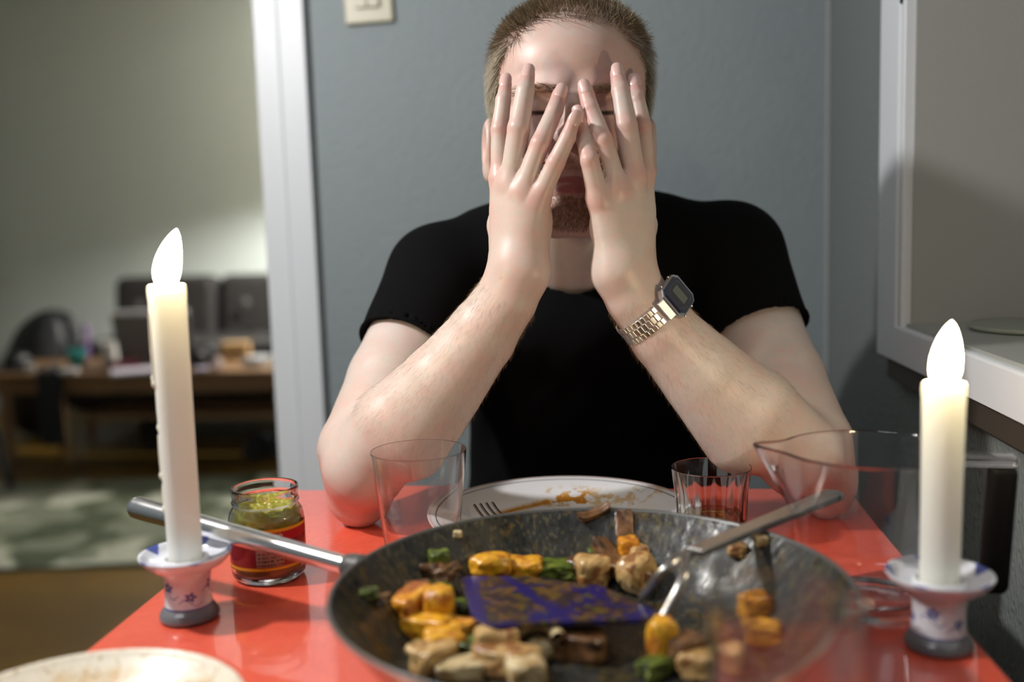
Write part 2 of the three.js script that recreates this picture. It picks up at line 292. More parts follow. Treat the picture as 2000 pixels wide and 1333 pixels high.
{
  const m = mat({ color: 0xffffff, roughness: 1, map: tex(512, 512, (u, v) => { const s = tileNoise(u + 0.1 * tileNoise(u, v, 8, 43), v * 0.25, 12, 41), n = tileNoise(u, v, 128, 42); return mix3([0.22, 0.25, 0.16], [0.68, 0.68, 0.62], smooth(0.22, 0.55, s) * 0.85 + 0.22 * (n - 0.5)); }, { srgb: true }), bumpMap: clone(fineGrain, 1, 1), bumpScale: 0.01 });
  const g = new THREE.PlaneGeometry(1.75, 1.10, 90, 60), p = g.attributes.position; g.rotateX(-Math.PI / 2);
  for (let i = 0; i < p.count; i++) p.setY(i, 0.012 + 0.006 * noise(p.getX(i) * 9, 0, p.getZ(i) * 9));
  g.computeVertexNormals();
  const e = new THREE.BoxGeometry(1.75, 0.010, 1.10).translate(0, 0.006, 0);
  const r = thing('rug', 'grey and green shaggy striped rug on the wooden floor', 'rug', V(-1.99, 0, -3.37)); r.rotation.y = 0.12;
  obj('pile', g, m, r); obj('backing', e, mat({ color: lin(0.12, 0.13, 0.09), roughness: 1 }), r);
}
{
  const f = thing('wall_picture', 'dark framed picture on the cream living room wall', 'picture', V(-1.885, 1.42, -5.60));
  obj('frame', slab(-0.02, 0.34, -0.19, 0.19, -0.018, 0.012, 0.004), mat({ color: lin(0.09, 0.095, 0.10), roughness: 0.5 }), f);
  obj('print', slab(0.005, 0.315, -0.165, 0.165, 0.011, 0.0135), mat({ color: lin(0.28, 0.28, 0.28), roughness: 0.5 }), f);
}
// ---------------------------------------------------------------- light switch on the kitchen wall
{
  const ivory = mat({ color: lin(0.50, 0.475, 0.36), roughness: 0.4 });
  const s = thing('light_switch', 'ivory double rocker light switch on the grey wall', 'switch', V(-0.3880, 1.395, ZB));
  s.rotation.z = 0.028;
  obj('plate', slab(-0.040, 0.040, -0.032, 0.052, 0, 0.010, 0.0035), ivory, s);
  obj('rocker', slab(-0.0205, -0.001, -0.0085, 0.03, 0.009, 0.0155, 0.002), ivory, s);
  obj('rocker', slab(0.0, 0.0195, -0.0085, 0.03, 0.009, 0.0165, 0.002), ivory, s);
}
// ---------------------------------------------------------------- disc on the sill
tag(obj('round_tray', lathe([[0, 0], [0.062, 0], [0.065, 0.003], [0.062, 0.006], [0, 0.005]], 64).translate(0.436, RY0 + 0.0003, -1.075), mat({ color: lin(0.27, 0.29, 0.24), roughness: 0.35 })), 'flat round grey-green disc lying on the recess sill', 'tray');

// ================================================================ THE RED TABLE
const redTop = mat({ color: 0xffffff, roughness: 0.34, clearcoat: 0.85, clearcoatRoughness: 0.07, map: tex(512, 512, (u, v) => { const n = 0.5 * tileNoise(u, v, 128, 51) + 0.3 * tileNoise(u, v, 32, 52) + 0.2 * tileNoise(u, v, 8, 53); return mix3([0.86, 0.33, 0.24], [0.94, 0.40, 0.30], n); }, { srgb: true }) });
redTop.map.repeat.set(2.2, 2.2);
{
  const t = thing('dining_table', 'glossy red laminate kitchen table', 'table', V(0, 0, 0));
  const x0 = -0.362, x1 = 0.232, z0 = -1.027, z1 = -0.10;
  const s = new THREE.Shape(); const r = 0.012;
  s.moveTo(x0 + r, -z0); s.lineTo(x1 - r, -z0); s.quadraticCurveTo(x1, -z0, x1, -z0 - r); s.lineTo(x1, -z1 + r); s.quadraticCurveTo(x1, -z1, x1 - r, -z1); s.lineTo(x0 + r, -z1); s.quadraticCurveTo(x0, -z1, x0, -z1 + r); s.lineTo(x0, -z0 - r); s.quadraticCurveTo(x0, -z0, x0 + r, -z0);
  const g = new THREE.ExtrudeGeometry(s, { depth: 0.024, bevelEnabled: true, bevelThickness: 0.0015, bevelSize: 0.0015, bevelOffset: -0.0015, bevelSegments: 3, curveSegments: 8 });
  g.rotateX(-Math.PI / 2); g.translate(0, TOP - 0.0255, 0); obj('tabletop', metricUV(g), redTop, t);
  const steel = mat({ color: lin(0.5, 0.5, 0.5), metalness: 1, roughness: 0.3 });
  obj('apron', [slab(x0 + 0.05, x1 - 0.05, 0.66, TOP - 0.026, z0 + 0.05, z0 + 0.07), slab(x0 + 0.05, x1 - 0.05, 0.66, TOP - 0.026, z1 - 0.07, z1 - 0.05), slab(x0 + 0.05, x0 + 0.07, 0.66, TOP - 0.026, z0 + 0.07, z1 - 0.07), slab(x1 - 0.07, x1 - 0.05, 0.66, TOP - 0.026, z0 + 0.07, z1 - 0.07)], white, t);
  for (const x of [x0 + 0.04, x1 - 0.04]) for (const z of [z0 + 0.04, z1 - 0.04]) obj('leg', new THREE.CylinderGeometry(0.018, 0.014, TOP - 0.026, 18).translate(x, (TOP - 0.026) / 2, z), steel, t);
}

// ---------------------------------------------------------------- glass
const glass = mat({ color: 0xffffff, roughness: 0.02, transmission: 1, thickness: 0.01, ior: 1.5 });
const jugPlastic = mat({ color: lin(0.97, 0.96, 0.98), roughness: 0.04, transmission: 1, thickness: 0.01, ior: 1.45 });
const porcelain = mat({ color: lin(0.80, 0.81, 0.84), roughness: 0.16, clearcoat: 0.6, clearcoatRoughness: 0.05 });
const steelShine = mat({ color: lin(0.60, 0.59, 0.58), metalness: 1, roughness: 0.16 });
// tall tumbler in front of the elbow
{
  const g = lathe([[0, 0], [0.0265, 0], [0.0285, 0.002], [0.0300, 0.02], [0.0388, 0.1008], [0.0386, 0.1014], [0.0382, 0.1014], [0.0380, 0.1008], [0.0288, 0.02], [0.026, 0.009], [0, 0.008]], 96);
  const o = tag(obj('glass_tumbler', g, glass), 'clear empty tapered glass tumbler beside the dinner plate', 'glass'); o.position.copy(T(817, 878, TOP + 0.102)); o.position.y = TOP + 0.0002;
}
// small tumbler with flutes and amber drink
{
  const c = T(1389, 912, TOP + 0.066); c.y = TOP + 0.0002;
  const t = thing('whisky_glass', 'small fluted glass tumbler holding an amber drink', 'glass', c);
  const g = lathe([[0, 0], [0.0275, 0], [0.0292, 0.0015], [0.0300, 0.006], [0.0318, 0.045], [0.0345, 0.0652], [0.0343, 0.0660], [0.0338, 0.0660], [0.0336, 0.0652], [0.0301, 0.045], [0.0284, 0.012], [0.025, 0.010], [0, 0.010]], 144);
  const p = g.attributes.position;
  for (let i = 0; i < p.count; i++) { const x = p.getX(i), y = p.getY(i), z = p.getZ(i), r = Math.hypot(x, z); if (r > 0.0282 && y < 0.052 && y > 0.001 && r > 0.0291 + y * 0.035) { const a = Math.atan2(z, x), k = 1 - 0.035 * Math.abs(Math.sin(a * 6)) * smooth(0.052, 0.044, y); p.setX(i, x * k); p.setZ(i, z * k); } }
  g.computeVertexNormals(); obj('tumbler', g, glass, t);
  obj('drink', lathe([[0, 0.0102], [0.0252, 0.0102], [0.0283, 0.0125], [0.0290, 0.0226], [0.0286, 0.0220], [0, 0.0218]], 72), mat({ color: 0xffffff, roughness: 0, transmission: 1, thickness: 0.03, ior: 1.35, attenuationColor: lin(0.96, 0.60, 0.10), attenuationDistance: 0.028 }), t).userData.label = 'amber drink';
}
// highball glass right before the lens
{
  const o = tag(obj('highball_glass', lathe([[0, 0], [0.026, 0], [0.0275, 0.002], [0.0318, 0.1240], [0.0314, 0.125], [0.0302, 0.125], [0.0296, 0.1240], [0.0250, 0.014], [0.022, 0.011], [0, 0.010]], 96), glass), 'tall clear empty glass standing in front of the frying pan', 'glass');
  o.position.copy(P(1532, 1168, 0.405)); o.position.y = TOP + 0.0002;
}
// clear jug with black handle
{
  const c = T(1696, 1178, TOP); const t = thing('glass_jug', 'clear squat jug with pouring lip and black handle', 'jug', V(c.x, TOP + 0.0002, c.z));
  const prof = [[0, 0], [0.041, 0], [0.0445, 0.003], [0.047, 0.02], [0.054, 0.07], [0.0605, 0.112], [0.0610, 0.1140], [0.0605, 0.1145], [0.0597, 0.112], [0.0530, 0.07], [0.0458, 0.02], [0.042, 0.006], [0, 0.005]];
  const g = lathe(prof, 120), p = g.attributes.position;
  for (let i = 0; i < p.count; i++) { const x = p.getX(i), y = p.getY(i), z = p.getZ(i), a = Math.atan2(z, -x), k = smooth(0.06, 0.114, y) * Math.exp(-(a * a) / 0.055); const r = Math.hypot(x, z) + 1e-9; p.setXYZ(i, x * (1 + 0.020 * k / r), y + 0.002 * k, z); }
  g.computeVertexNormals(); obj('jug_body', g, jugPlastic, t);
  const black = mat({ color: lin(0.004, 0.004, 0.004), roughness: 0.6, specularIntensity: 0.4 });
  const hg = new RoundedBoxGeometry(0.0195, 0.093, 0.014, 4, 0.006); { const q = hg.attributes.position; for (let i = 0; i < q.count; i++) { const y = q.getY(i); q.setX(i, q.getX(i) + 0.05 * y - 4 * y * y * 0.3); } } hg.computeVertexNormals(); hg.translate(0.0875, 0.0575, 0);
  obj('handle', hg, black, t).userData.label = 'black handle';
  obj('handle_bracket', [slab(0.0585, 0.097, 0.1035, 0.1105, -0.008, 0.008, 0.002)], jugPlastic, t).userData.label = 'clear bracket between jug and handle';
  t.rotation.y = -0.10;
}
// ---------------------------------------------------------------- plates
{
  const c = T(1105, 1000, TOP); const r = 0.122;
  const pl = thing('dinner_plate', 'white dinner plate with a thin grey rim line and sauce smears', 'plate', V(-0.050, TOP + 0.0003, -0.880));
  const prof = spline([[0, 0.004], [0.05, 0.004], [0.075, 0.005], [0.088, 0.010], [0.105, 0.0165], [0.119, 0.0205], [0.122, 0.0205], [0.121, 0.0185], [0.104, 0.0125], [0.085, 0.005], [0.072, 0.0005], [0.05, 0.0003], [0, 0.0003]], 90);
  const g = lathe(prof, 128), p = g.attributes.position, uv = g.attributes.uv;
  for (let i = 0; i < p.count; i++) uv.setXY(i, 0.5 + p.getX(i) / 0.26, 0.5 - p.getZ(i) / 0.26);
  const map = tex(1024, 1024, (u, v) => {
    const x = (u - 0.5) * 0.26, y = (v - 0.5) * 0.26, q = Math.hypot(x, y); let c = [0.90, 0.905, 0.92];
    if (q > 0.1130 && q < 0.1143) c = [0.42, 0.41, 0.42]; else if (q > 0.1185) c = [0.80, 0.73, 0.72];
    const a = Math.atan2(y, x);
    // curved smears left by a fork, with grain of their own
    const n = fbm(x * 160 + 5, y * 160, 2), n2 = fbm(x * 45, y * 45 + 9, 7), n3 = fbm(x * 700, y * 700, 3);
    const s = (cx, cy, w, l, t, k) => { const dx = x - cx, dy = y - cy, cs = Math.cos(t), sn = Math.sin(t); const lx = dx * cs + dy * sn, ly = -dx * sn + dy * cs + k * lx * lx; return Math.exp(-Math.pow(Math.abs(ly) / w, 2)) * smooth(l, l * 0.6, Math.abs(lx)); };
    let m = s(-0.042, 0.060, 0.0040, 0.040, 0.70, 3.0) * smooth(-0.35, 0.05, n2 + 0.5 * n) + 1.0 * s(0.002, 0.082, 0.012, 0.028, 0.0, 0) * smooth(-0.02, 0.20, n + 0.3 * n2) + 0.9 * s(-0.028, 0.040, 0.008, 0.036, 0.5, 2) * smooth(-0.08, 0.16, n + 0.4 * n2) + 0.5 * s(0.052, 0.074, 0.014, 0.05, -0.1, 0) * smooth(0.0, 0.3, n + 0.2 * n2) + 0.7 * smooth(0.02, 0.3, n) * smooth(0.10, 0.02, Math.hypot(x + 0.02, y + 0.03));
    c = mix3(c, [0.74, 0.47, 0.12], clamp(m) * 0.92);
    const film = smooth(0.0, 0.2, fbm(x * 26, y * 26 + 3, 11) + 0.12 * n) * smooth(0.11, 0.06, q) * 0.22; c = mix3(c, [0.86, 0.76, 0.48], film);
    if (n3 > 0.46 && m > 0.06) c = mix3(c, [0.25, 0.15, 0.04], 0.7);
    return c;
  }, { srgb: true, repeat: false });
  obj('plate_body', g, mat({ color: 0xffffff, map, roughness: 0.18, clearcoat: 0.4, clearcoatRoughness: 0.05 }), pl);
}
{
  const pl = thing('side_plate', 'cream plate with crumbs and stains beside the blue and white candlestick', 'plate', V(-0.292, TOP + 0.0003, -0.478));
  const g = lathe(spline([[0, 0.006], [0.05, 0.006], [0.066, 0.010], [0.083, 0.021], [0.0875, 0.0245], [0.0905, 0.0235], [0.0895, 0.020], [0.070, 0.004], [0.055, 0.0005], [0, 0.0003]], 60), 96), p = g.attributes.position, uv = g.attributes.uv;
  for (let i = 0; i < p.count; i++) uv.setXY(i, 0.5 + p.getX(i) / 0.2, 0.5 - p.getZ(i) / 0.2);
  const map = tex(512, 512, (u, v) => { const x = (u - 0.5) * 0.2, y = (v - 0.5) * 0.2, q = Math.hypot(x, y); let c = [0.90, 0.87, 0.80]; const n = fbm(x * 60, y * 60, 4), m = fbm(x * 220, y * 14, 8); c = mix3(c, [0.80, 0.65, 0.44], smooth(0.081, 0.073, q + 0.012 * n) * (0.55 + 0.5 * m + 0.3 * n)); if (fbm(x * 500, y * 500, 5) > 0.36) c = mix3(c, [0.55, 0.38, 0.2], 0.5); return c; }, { srgb: true, repeat: false });
  obj('plate_body', g, mat({ color: 0xffffff, map, roughness: 0.3 }), pl);
}
// fork lying on the dinner plate
{
  const a = T(944, 985, TOP + 0.026), b = T(1010, 1030, TOP + 0.030); const dir = b.clone().sub(a).normalize(); const side = V(dir.z, 0, -dir.x).normalize();
  const f = thing('dinner_fork', 'steel fork resting on the smeared dinner plate', 'fork', V(0, 0, 0));
  const at = (t, s, up) => a.clone().addScaledVector(dir, t).addScaledVector(side, s).add(V(0, up, 0));
  for (let k = 0; k < 4; k++) { const s = (k - 1.5) * 0.0058; obj('tine', tube([at(0, s, 0), at(0.014, s, -0.0035), at(0.034, s, -0.006), at(0.046, s * 0.9, -0.005)], 0.0013, 20, 8), steelShine, f); }
  const sh = new THREE.Shape(); sh.moveTo(-0.0105, 0); sh.quadraticCurveTo(-0.0115, 0.018, -0.004, 0.032); sh.lineTo(-0.0028, 0.06); sh.lineTo(-0.0065, 0.135); sh.quadraticCurveTo(0, 0.147, 0.0065, 0.135); sh.lineTo(0.0028, 0.06); sh.lineTo(0.004, 0.032); sh.quadraticCurveTo(0.0115, 0.018, 0.0105, 0); sh.closePath();
  const g = new THREE.ExtrudeGeometry(sh, { depth: 0.0018, bevelEnabled: true, bevelThickness: 0.0006, bevelSize: 0.0006, bevelSegments: 2, curveSegments: 10 }); 
  const m = new THREE.Matrix4().makeBasis(side, dir, V().crossVectors(side, dir)); m.setPosition(at(0.045, 0, -0.006)); g.applyMatrix4(m); obj('handle', g, steelShine, f);
}
const project = (v) => { const q = v.clone().sub(EYE), d = -q.dot(camZ); return [1000 + q.dot(camX) / d * FOCAL, 666.5 - q.dot(camY) / d * FOCAL, d]; };
function heightTo(base, py) { let lo = 0, hi = 0.5; for (let i = 0; i < 40; i++) { const m = (lo + hi) / 2; if (project(V(base.x, base.y + m, base.z))[1] > py) lo = m; else hi = m; } return lo; }

// ---------------------------------------------------------------- jar of green relish
{
  const c = T(527, 1124, TOP); c.y = TOP + 0.0002;
  const t = thing('relish_jar', 'open glass jar of green relish with red and yellow label', 'jar', c);
  obj('jar_glass', lathe([...spline([[0, 0.003], [0.018, 0.0015], [0.0245, 0], [0.0285, 0.003], [0.0300, 0.010], [0.0302, 0.045], [0.0296, 0.053], [0.0268, 0.0585], [0.0262, 0.061], [0.0272, 0.063], [0.0262, 0.0655], [0.0268, 0.0735], [0.0262, 0.0752], [0.0248, 0.0745]], 80), ...spline([[0.0244, 0.072], [0.0240, 0.060], [0.0272, 0.052], [0.0278, 0.045], [0.0277, 0.012], [0.026, 0.006], [0, 0.006]], 40)], 96), glass, t);
  const rel = lathe(spline([[0, 0.0065], [0.0255, 0.0068], [0.0272, 0.012], [0.0273, 0.045], [0.0268, 0.051], [0.0238, 0.058], [0.0200, 0.0600], [0.012, 0.0575], [0, 0.0565]], 70), 90), p = rel.attributes.position, col = new Float32Array(p.count * 3);
  for (let i = 0; i < p.count; i++) {
    const x = p.getX(i), y = p.getY(i), z = p.getZ(i), n = fbm(x * 260, y * 260, z * 260), m = fbm(x * 120 + 9, y * 120, z * 120);
    const k = y > 0.053 ? 1 + 0.05 * n : 1; p.setXYZ(i, x * k, y + (y > 0.055 ? 0.004 * n : 0), z * k);
    let c = mix3([0.17, 0.19, 0.012], [0.40, 0.38, 0.035], clamp(0.5 + 1.3 * n)); if (m > 0.12) c = mix3(c, [0.30, 0.22, 0.02], 0.7);
    if (y < 0.016 + 0.006 * m) c = mix3(c, [0.22, 0.085, 0.02], 0.8); col.set(c, i * 3);
  }
  rel.setAttribute('color', new THREE.BufferAttribute(col, 3)); rel.computeVertexNormals();
  obj('relish', rel, mat({ vertexColors: true, roughness: 0.35 }), t).userData.label = 'olive green relish';
  const map = tex(1024, 256, (u, v) => {
    let c = [0.66, 0.07, 0.13]; const zig = 0.012 * Math.abs(((u * 60) % 1) - 0.5) * 2;
    if (v < 0.10 + zig || v > 0.93 - zig) c = [0.86, 0.60, 0.12]; if (v < 0.03) c = [0.5, 0.3, 0.05];
    if (u > 0.545 && u < 0.66 && v > 0.12 && v < 0.9) { c = [0.78, 0.62, 0.56]; if (Math.floor(v * 22) % 2 && h3(Math.floor(u * 400), Math.floor(v * 22), 3) > 0.35) c = [0.45, 0.28, 0.27]; }
    if (u > 0.22 && u < 0.5 && v > 0.72 && v < 0.9 && h3(Math.floor(u * 90), 2, 3) > 0.4) c = [0.88, 0.70, 0.22];
    if (u > 0.25 && u < 0.46 && v > 0.25 && v < 0.6) { const d = Math.hypot((u - 0.355) / 0.1, (v - 0.42) / 0.2); if (d < 1) c = mix3(c, [0.72, 0.10, 0.15], 0.8); }
    return c;
  }, { srgb: true, repeat: false });
  const lb = new THREE.CylinderGeometry(0.03045, 0.0303, 0.034, 96, 1, true, 0, Math.PI * 2).translate(0, 0.0295, 0); lb.rotateY(Math.PI * 0.92);
  obj('label', lb, mat({ map, roughness: 0.35, side: THREE.DoubleSide }), t).userData.label = 'red label with yellow edges';
}

// ---------------------------------------------------------------- candlesticks and candles
const blueMap = tex(512, 256, (u, v) => {
  let c = [0.87, 0.88, 0.90]; const a = u * 6, i = Math.floor(a), x = a - i - 0.5, y = v * 3.2 - (i % 2 ? 1.9 : 1.25), q = Math.hypot(x * 1.4, y), th = Math.atan2(y, x * 1.4);
  if (q < 0.30 + 0.09 * Math.cos(th * 5 + i)) c = mix3([0.10, 0.15, 0.42], [0.35, 0.42, 0.66], clamp(q * 2.5 + 0.4 * tileNoise(u, v, 64, 61)));
  if (q < 0.08) c = [0.85, 0.87, 0.9];
  if (Math.abs(y + 0.45 - 0.3 * Math.sin(u * 37.7)) < 0.035 || Math.abs(v - 0.05) < 0.025) c = [0.22, 0.28, 0.55];
  return c;
}, { srgb: true });
const dishMap = tex(256, 64, (u, v) => { const s = Math.abs(((u * 5) % 1) - 0.5); return v > 0.25 && v < 0.6 && s < 0.16 * Math.sin((v - 0.25) / 0.35 * Math.PI) ? [0.30, 0.36, 0.66] : [0.88, 0.89, 0.92]; }, { srgb: true });
const wax = mat({ color: lin(0.95, 0.955, 0.90), roughness: 0.62, transmission: 0.28, thickness: 0, ior: 1.44 });
const waxDrip = mat({ color: lin(0.88, 0.83, 0.68), roughness: 0.5 });
const flameMat = mat({ color: 0x000000, roughness: 1, emissive: lin(1, 0.82, 0.52), emissiveIntensity: 70 });
function candlestick(base, topPy, lean, stickLabel, candleLabel, drips) {
  const s = thing('candlestick', stickLabel, 'candlestick', base);
  obj('foot', lathe(spline([[0, 0.0005], [0.019, 0.0003], [0.0212, 0.002], [0.0205, 0.006], [0.0185, 0.009], [0.0172, 0.0105]], 24), 64), mat({ color: lin(0.15, 0.16, 0.17), roughness: 0.3, clearcoat: 0.5 }), s).userData.label = 'dark grey foot ring';
  obj('stem', lathe(spline([[0.0172, 0.0100], [0.0165, 0.016], [0.0162, 0.024], [0.0172, 0.033], [0.0205, 0.040]], 30), 64), mat({ color: 0xffffff, map: blueMap, roughness: 0.16, clearcoat: 0.6, clearcoatRoughness: 0.05 }), s).userData.label = 'porcelain stem with blue flowers';
  obj('drip_dish', lathe(spline([[0.0135, 0.0425], [0.0170, 0.0420], [0.0260, 0.0445], [0.0312, 0.0495], [0.0328, 0.0500], [0.0325, 0.0480], [0.0270, 0.0415], [0.0205, 0.0390], [0.0150, 0.0385]], 48), 80), mat({ color: 0xffffff, map: dishMap, roughness: 0.16, clearcoat: 0.6, clearcoatRoughness: 0.05 }), s);
  obj('socket', lathe([[0.0, 0.030], [0.0165, 0.030], [0.0165, 0.0455], [0.0150, 0.0462], [0.0137, 0.0455], [0.0134, 0.034], [0, 0.034]], 48), porcelain, s);
  const cb = V(base.x, base.y + 0.0345, base.z), h = heightTo(cb, topPy);
  const c = thing('candle', candleLabel, 'candle', cb); c.rotation.set(0, 0, lean);
  obj('wax_body', lathe([...spline([[0, 0], [0.0114, 0], [0.0118, 0.004], [0.0124, h * 0.5], [0.0130, h * 0.93], [0.0133, h - 0.004], [0.0128, h - 0.0008], [0.0118, h]], 60), ...spline([[0.0112, h - 0.0005], [0.0095, h - 0.004], [0.004, h - 0.006], [0, h - 0.006]], 14)], 64), wax, c);
  obj('wick', tube([V(0, h - 0.007, 0), V(0.0003, h, 0), V(0.0012, h + 0.006, 0)], 0.0008, 8, 6), mat({ color: lin(0.02, 0.015, 0.01), roughness: 1 }), c);
  const fl = lathe(spline([[0, 0], [0.0050, 0.002], [0.0086, 0.010], [0.0090, 0.019], [0.0066, 0.031], [0.0028, 0.0395], [0, 0.043]], 36), 32), p = fl.attributes.position;
  for (let i = 0; i < p.count; i++) { const y = p.getY(i); p.setX(i, p.getX(i) + 5.0 * y * y * (lean < 0 ? 0.4 : 1.1)); }
  fl.translate(0, h - 0.0045, 0); fl.computeVertexNormals(); obj('flame', fl, flameMat, c).userData.label = 'bright yellow-white flame';
  for (const [ang, y0, len, r] of drips) { const R = 0.0125; const q = (y, e) => V(Math.cos(ang) * (R + e), h - y, Math.sin(ang) * (R + e)); obj('wax_drip', [tube([q(y0, 0.0002), q(y0 + len * 0.5, 0.0005), q(y0 + len, 0.0002)], r, 14, 8), new THREE.SphereGeometry(r * 1.55, 12, 10).scale(1, 1.5, 1).translate(...q(y0 + len, 0.0004).toArray())], waxDrip, c); }
  const pl = new THREE.PointLight(lin(1, 0.74, 0.44), 0.018); pl.position.copy(V(cb.x - Math.sin(lean) * h, cb.y + h + 0.016, cb.z)); pl.castShadow = true; pl.shadow.radius = 0.3; scene.add(pl);
}
{
  const a = T(371, 1207, TOP); a.y = TOP + 0.0002;
  candlestick(a, 556, 0.0, 'blue and white porcelain candlestick beside the relish jar', 'tall ivory candle with wax drips burning next to the pan handle', [[Math.PI * 0.99, 0.012, 0.035, 0.0016], [Math.PI * 0.98, 0.045, 0.022, 0.0019], [Math.PI * 1.02, 0.075, 0.028, 0.0014], [Math.PI * 0.97, 0.108, 0.030, 0.0014], [Math.PI, 0.145, 0.018, 0.0015], [Math.PI * 0.8, 0.02, 0.05, 0.0013]]);
  const b = T(1832, 1264, TOP); b.y = TOP + 0.0002;
  candlestick(b, 748, -0.004, 'blue and white porcelain candlestick beside the clear jug', 'shorter ivory candle burning in front of the clear jug', []);
}

// ================================================================ FRYING PAN AND WHAT LIES IN IT
const PC = V(-0.018, TOP, -0.592), PR = 0.159;
const panIn = [[0, 0.0075], [0.09, 0.0075], [0.108, 0.0090], [0.120, 0.0150], [0.136, 0.0340], [0.150, 0.0520], [0.1562, 0.0592]];
function panHeight(r) { for (let i = 1; i < panIn.length; i++) if (r < panIn[i][0]) return mix(panIn[i - 1][1], panIn[i][1], (r - panIn[i - 1][0]) / (panIn[i][0] - panIn[i - 1][0])); return 0.06; }
{
  const t = thing('frying_pan', 'large dark non-stick frying pan with polished steel handle', 'pan', V(PC.x, TOP + 0.0003, PC.z));
  const inner = lathe(spline(panIn, 90), 160), p = inner.attributes.position, uv = inner.attributes.uv;
  for (let i = 0; i < p.count; i++) uv.setXY(i, 0.5 + p.getX(i) / 0.34, 0.5 - p.getZ(i) / 0.34);
  const map = tex(1024, 1024, (u, v) => {
    const x = (u - 0.5) * 0.34, y = (v - 0.5) * 0.34, q = Math.hypot(x, y), n = fbm(x * 60, y * 60, 1, 5), m = fbm(x * 22 + 4, y * 22, 6, 4), f = fbm(x * 420, y * 420, 3, 3), k = fbm(x * 160, y * 160, 9, 4);
    let c = [0.155, 0.162, 0.164];
    c = mix3(c, [0.235, 0.215, 0.15], smooth(0.02, 0.34, n + 0.5 * m) * 0.6);
    c = mix3(c, [0.34, 0.25, 0.09], smooth(0.20, 0.40, k + 0.30 * m + (x < -0.06 && y < 0.03 ? 0.13 : 0)) * 0.6);
    if (f > 0.30) c = mix3(c, [0.42, 0.38, 0.24], 0.55); if (f < -0.34) c = mix3(c, [0.08, 0.06, 0.03], 0.6);
    return c;
  }, { srgb: true, repeat: false });
  const gloss = tex(512, 512, (u, v) => 0.30 + 0.42 * clamp(0.5 + 1.4 * fbm(u * 30, v * 30, 14)));
  obj('non_stick_lining', inner, mat({ color: 0xffffff, map, roughness: 0.9, roughnessMap: gloss, bumpMap: tex(512, 512, (u, v) => 0.5 + 0.6 * fbm(u * 90, v * 90, 17)), bumpScale: 0.0006 }), t).userData.label = 'dark grey lining with grease and sauce residue';
  obj('outer_wall', lathe(spline([[0, 0.0002], [0.10, 0.0002], [0.112, 0.0015], [0.124, 0.0110], [0.140, 0.0330], [0.1545, 0.0530], [0.1588, 0.0592]], 60), 128), mat({ color: lin(0.34, 0.335, 0.33), metalness: 1, roughness: 0.22 }), t);
  obj('rim', lathe(spline([[0.1562, 0.0590], [0.1572, 0.0602], [0.1586, 0.0604], [0.1595, 0.0594], [0.1588, 0.0588]], 16), 160), mat({ color: lin(0.11, 0.115, 0.115), metalness: 0.4, roughness: 0.38 }), t);
  const a = V(-0.180, 0.7995, -0.645), b = V(-0.390, 0.8150, -0.7440);
  const L = V(PC.x, TOP + 0.0003, PC.z), loc = (q) => q.clone().sub(L);
  const dir = b.clone().sub(a).normalize(), s1 = a.clone().addScaledVector(dir, -0.004);
  const hp = lathe(spline([[0, 0], [0.0050, 0.0005], [0.0062, 0.006], [0.0066, 0.03], [0.0074, 0.11], [0.0087, 0.200], [0.0090, 0.222], [0.0084, 0.229], [0.0062, 0.2305], [0.0054, 0.227], [0.005, 0.212], [0, 0.211]], 80), 40);
  obj('handle', rotBetween(hp, loc(s1), loc(b)), mat({ color: lin(0.80, 0.79, 0.79), metalness: 1, roughness: 0.21 }), t).userData.label = 'polished tubular steel handle';
  obj('handle_mount', rotBetween(lathe(spline([[0, -0.0045], [0.0098, -0.004], [0.0098, 0.002], [0.0072, 0.012], [0, 0.0125]], 20), 28), loc(s1), loc(b)), mat({ color: lin(0.06, 0.06, 0.062), roughness: 0.4 }), t);
}
// lumpy food piece: a rounded box bent, dented and swollen by noise
function chunk(sx, sy, sz, k, lump, { bend = 0, sq = 0.6, det = 20 } = {}) {
  const g = mergeVertices(new THREE.BoxGeometry(2, 2, 2, det, det, det)), p = g.attributes.position;
  g.deleteAttribute('uv'); g.deleteAttribute('normal'); const g2 = mergeVertices(g), q = g2.attributes.position;
  for (let i = 0; i < q.count; i++) {
    let x = q.getX(i), y = q.getY(i), z = q.getZ(i); const e = 2 + 6 * sq, n = Math.pow(Math.abs(x) ** e + Math.abs(y) ** e + Math.abs(z) ** e, 1 / e); x /= n; y /= n; z /= n;
    const w = 1 + lump * fbm(x * 1.3 + k * 3.1, y * 1.3 + k, z * 1.3 - k, 4) * 1.6; x *= sx * w; y *= sy * w; z *= sz * w;
    y += bend * x * x / sx; q.setXYZ(i, x, y, z);
  }
  g2.computeVertexNormals(); return g2;
}
function tint(g, a, b, f, k, third) {
  const p = g.attributes.position, col = new Float32Array(p.count * 3);
  for (let i = 0; i < p.count; i++) { const x = p.getX(i) * f, y = p.getY(i) * f, z = p.getZ(i) * f; let c = mix3(a, b, clamp(0.5 + 1.2 * fbm(x + k, y, z, 4))); if (third) c = mix3(c, third, smooth(0.03, 0.28, fbm(x * 0.8 + 9, y * 0.8 + k, z * 0.8, 4))); col.set(c, i * 3); }
  g.setAttribute('color', new THREE.BufferAttribute(col, 3)); return g;
}
const foodMat = mat({ vertexColors: true, roughness: 0.33, clearcoat: 0.35, clearcoatRoughness: 0.25 });
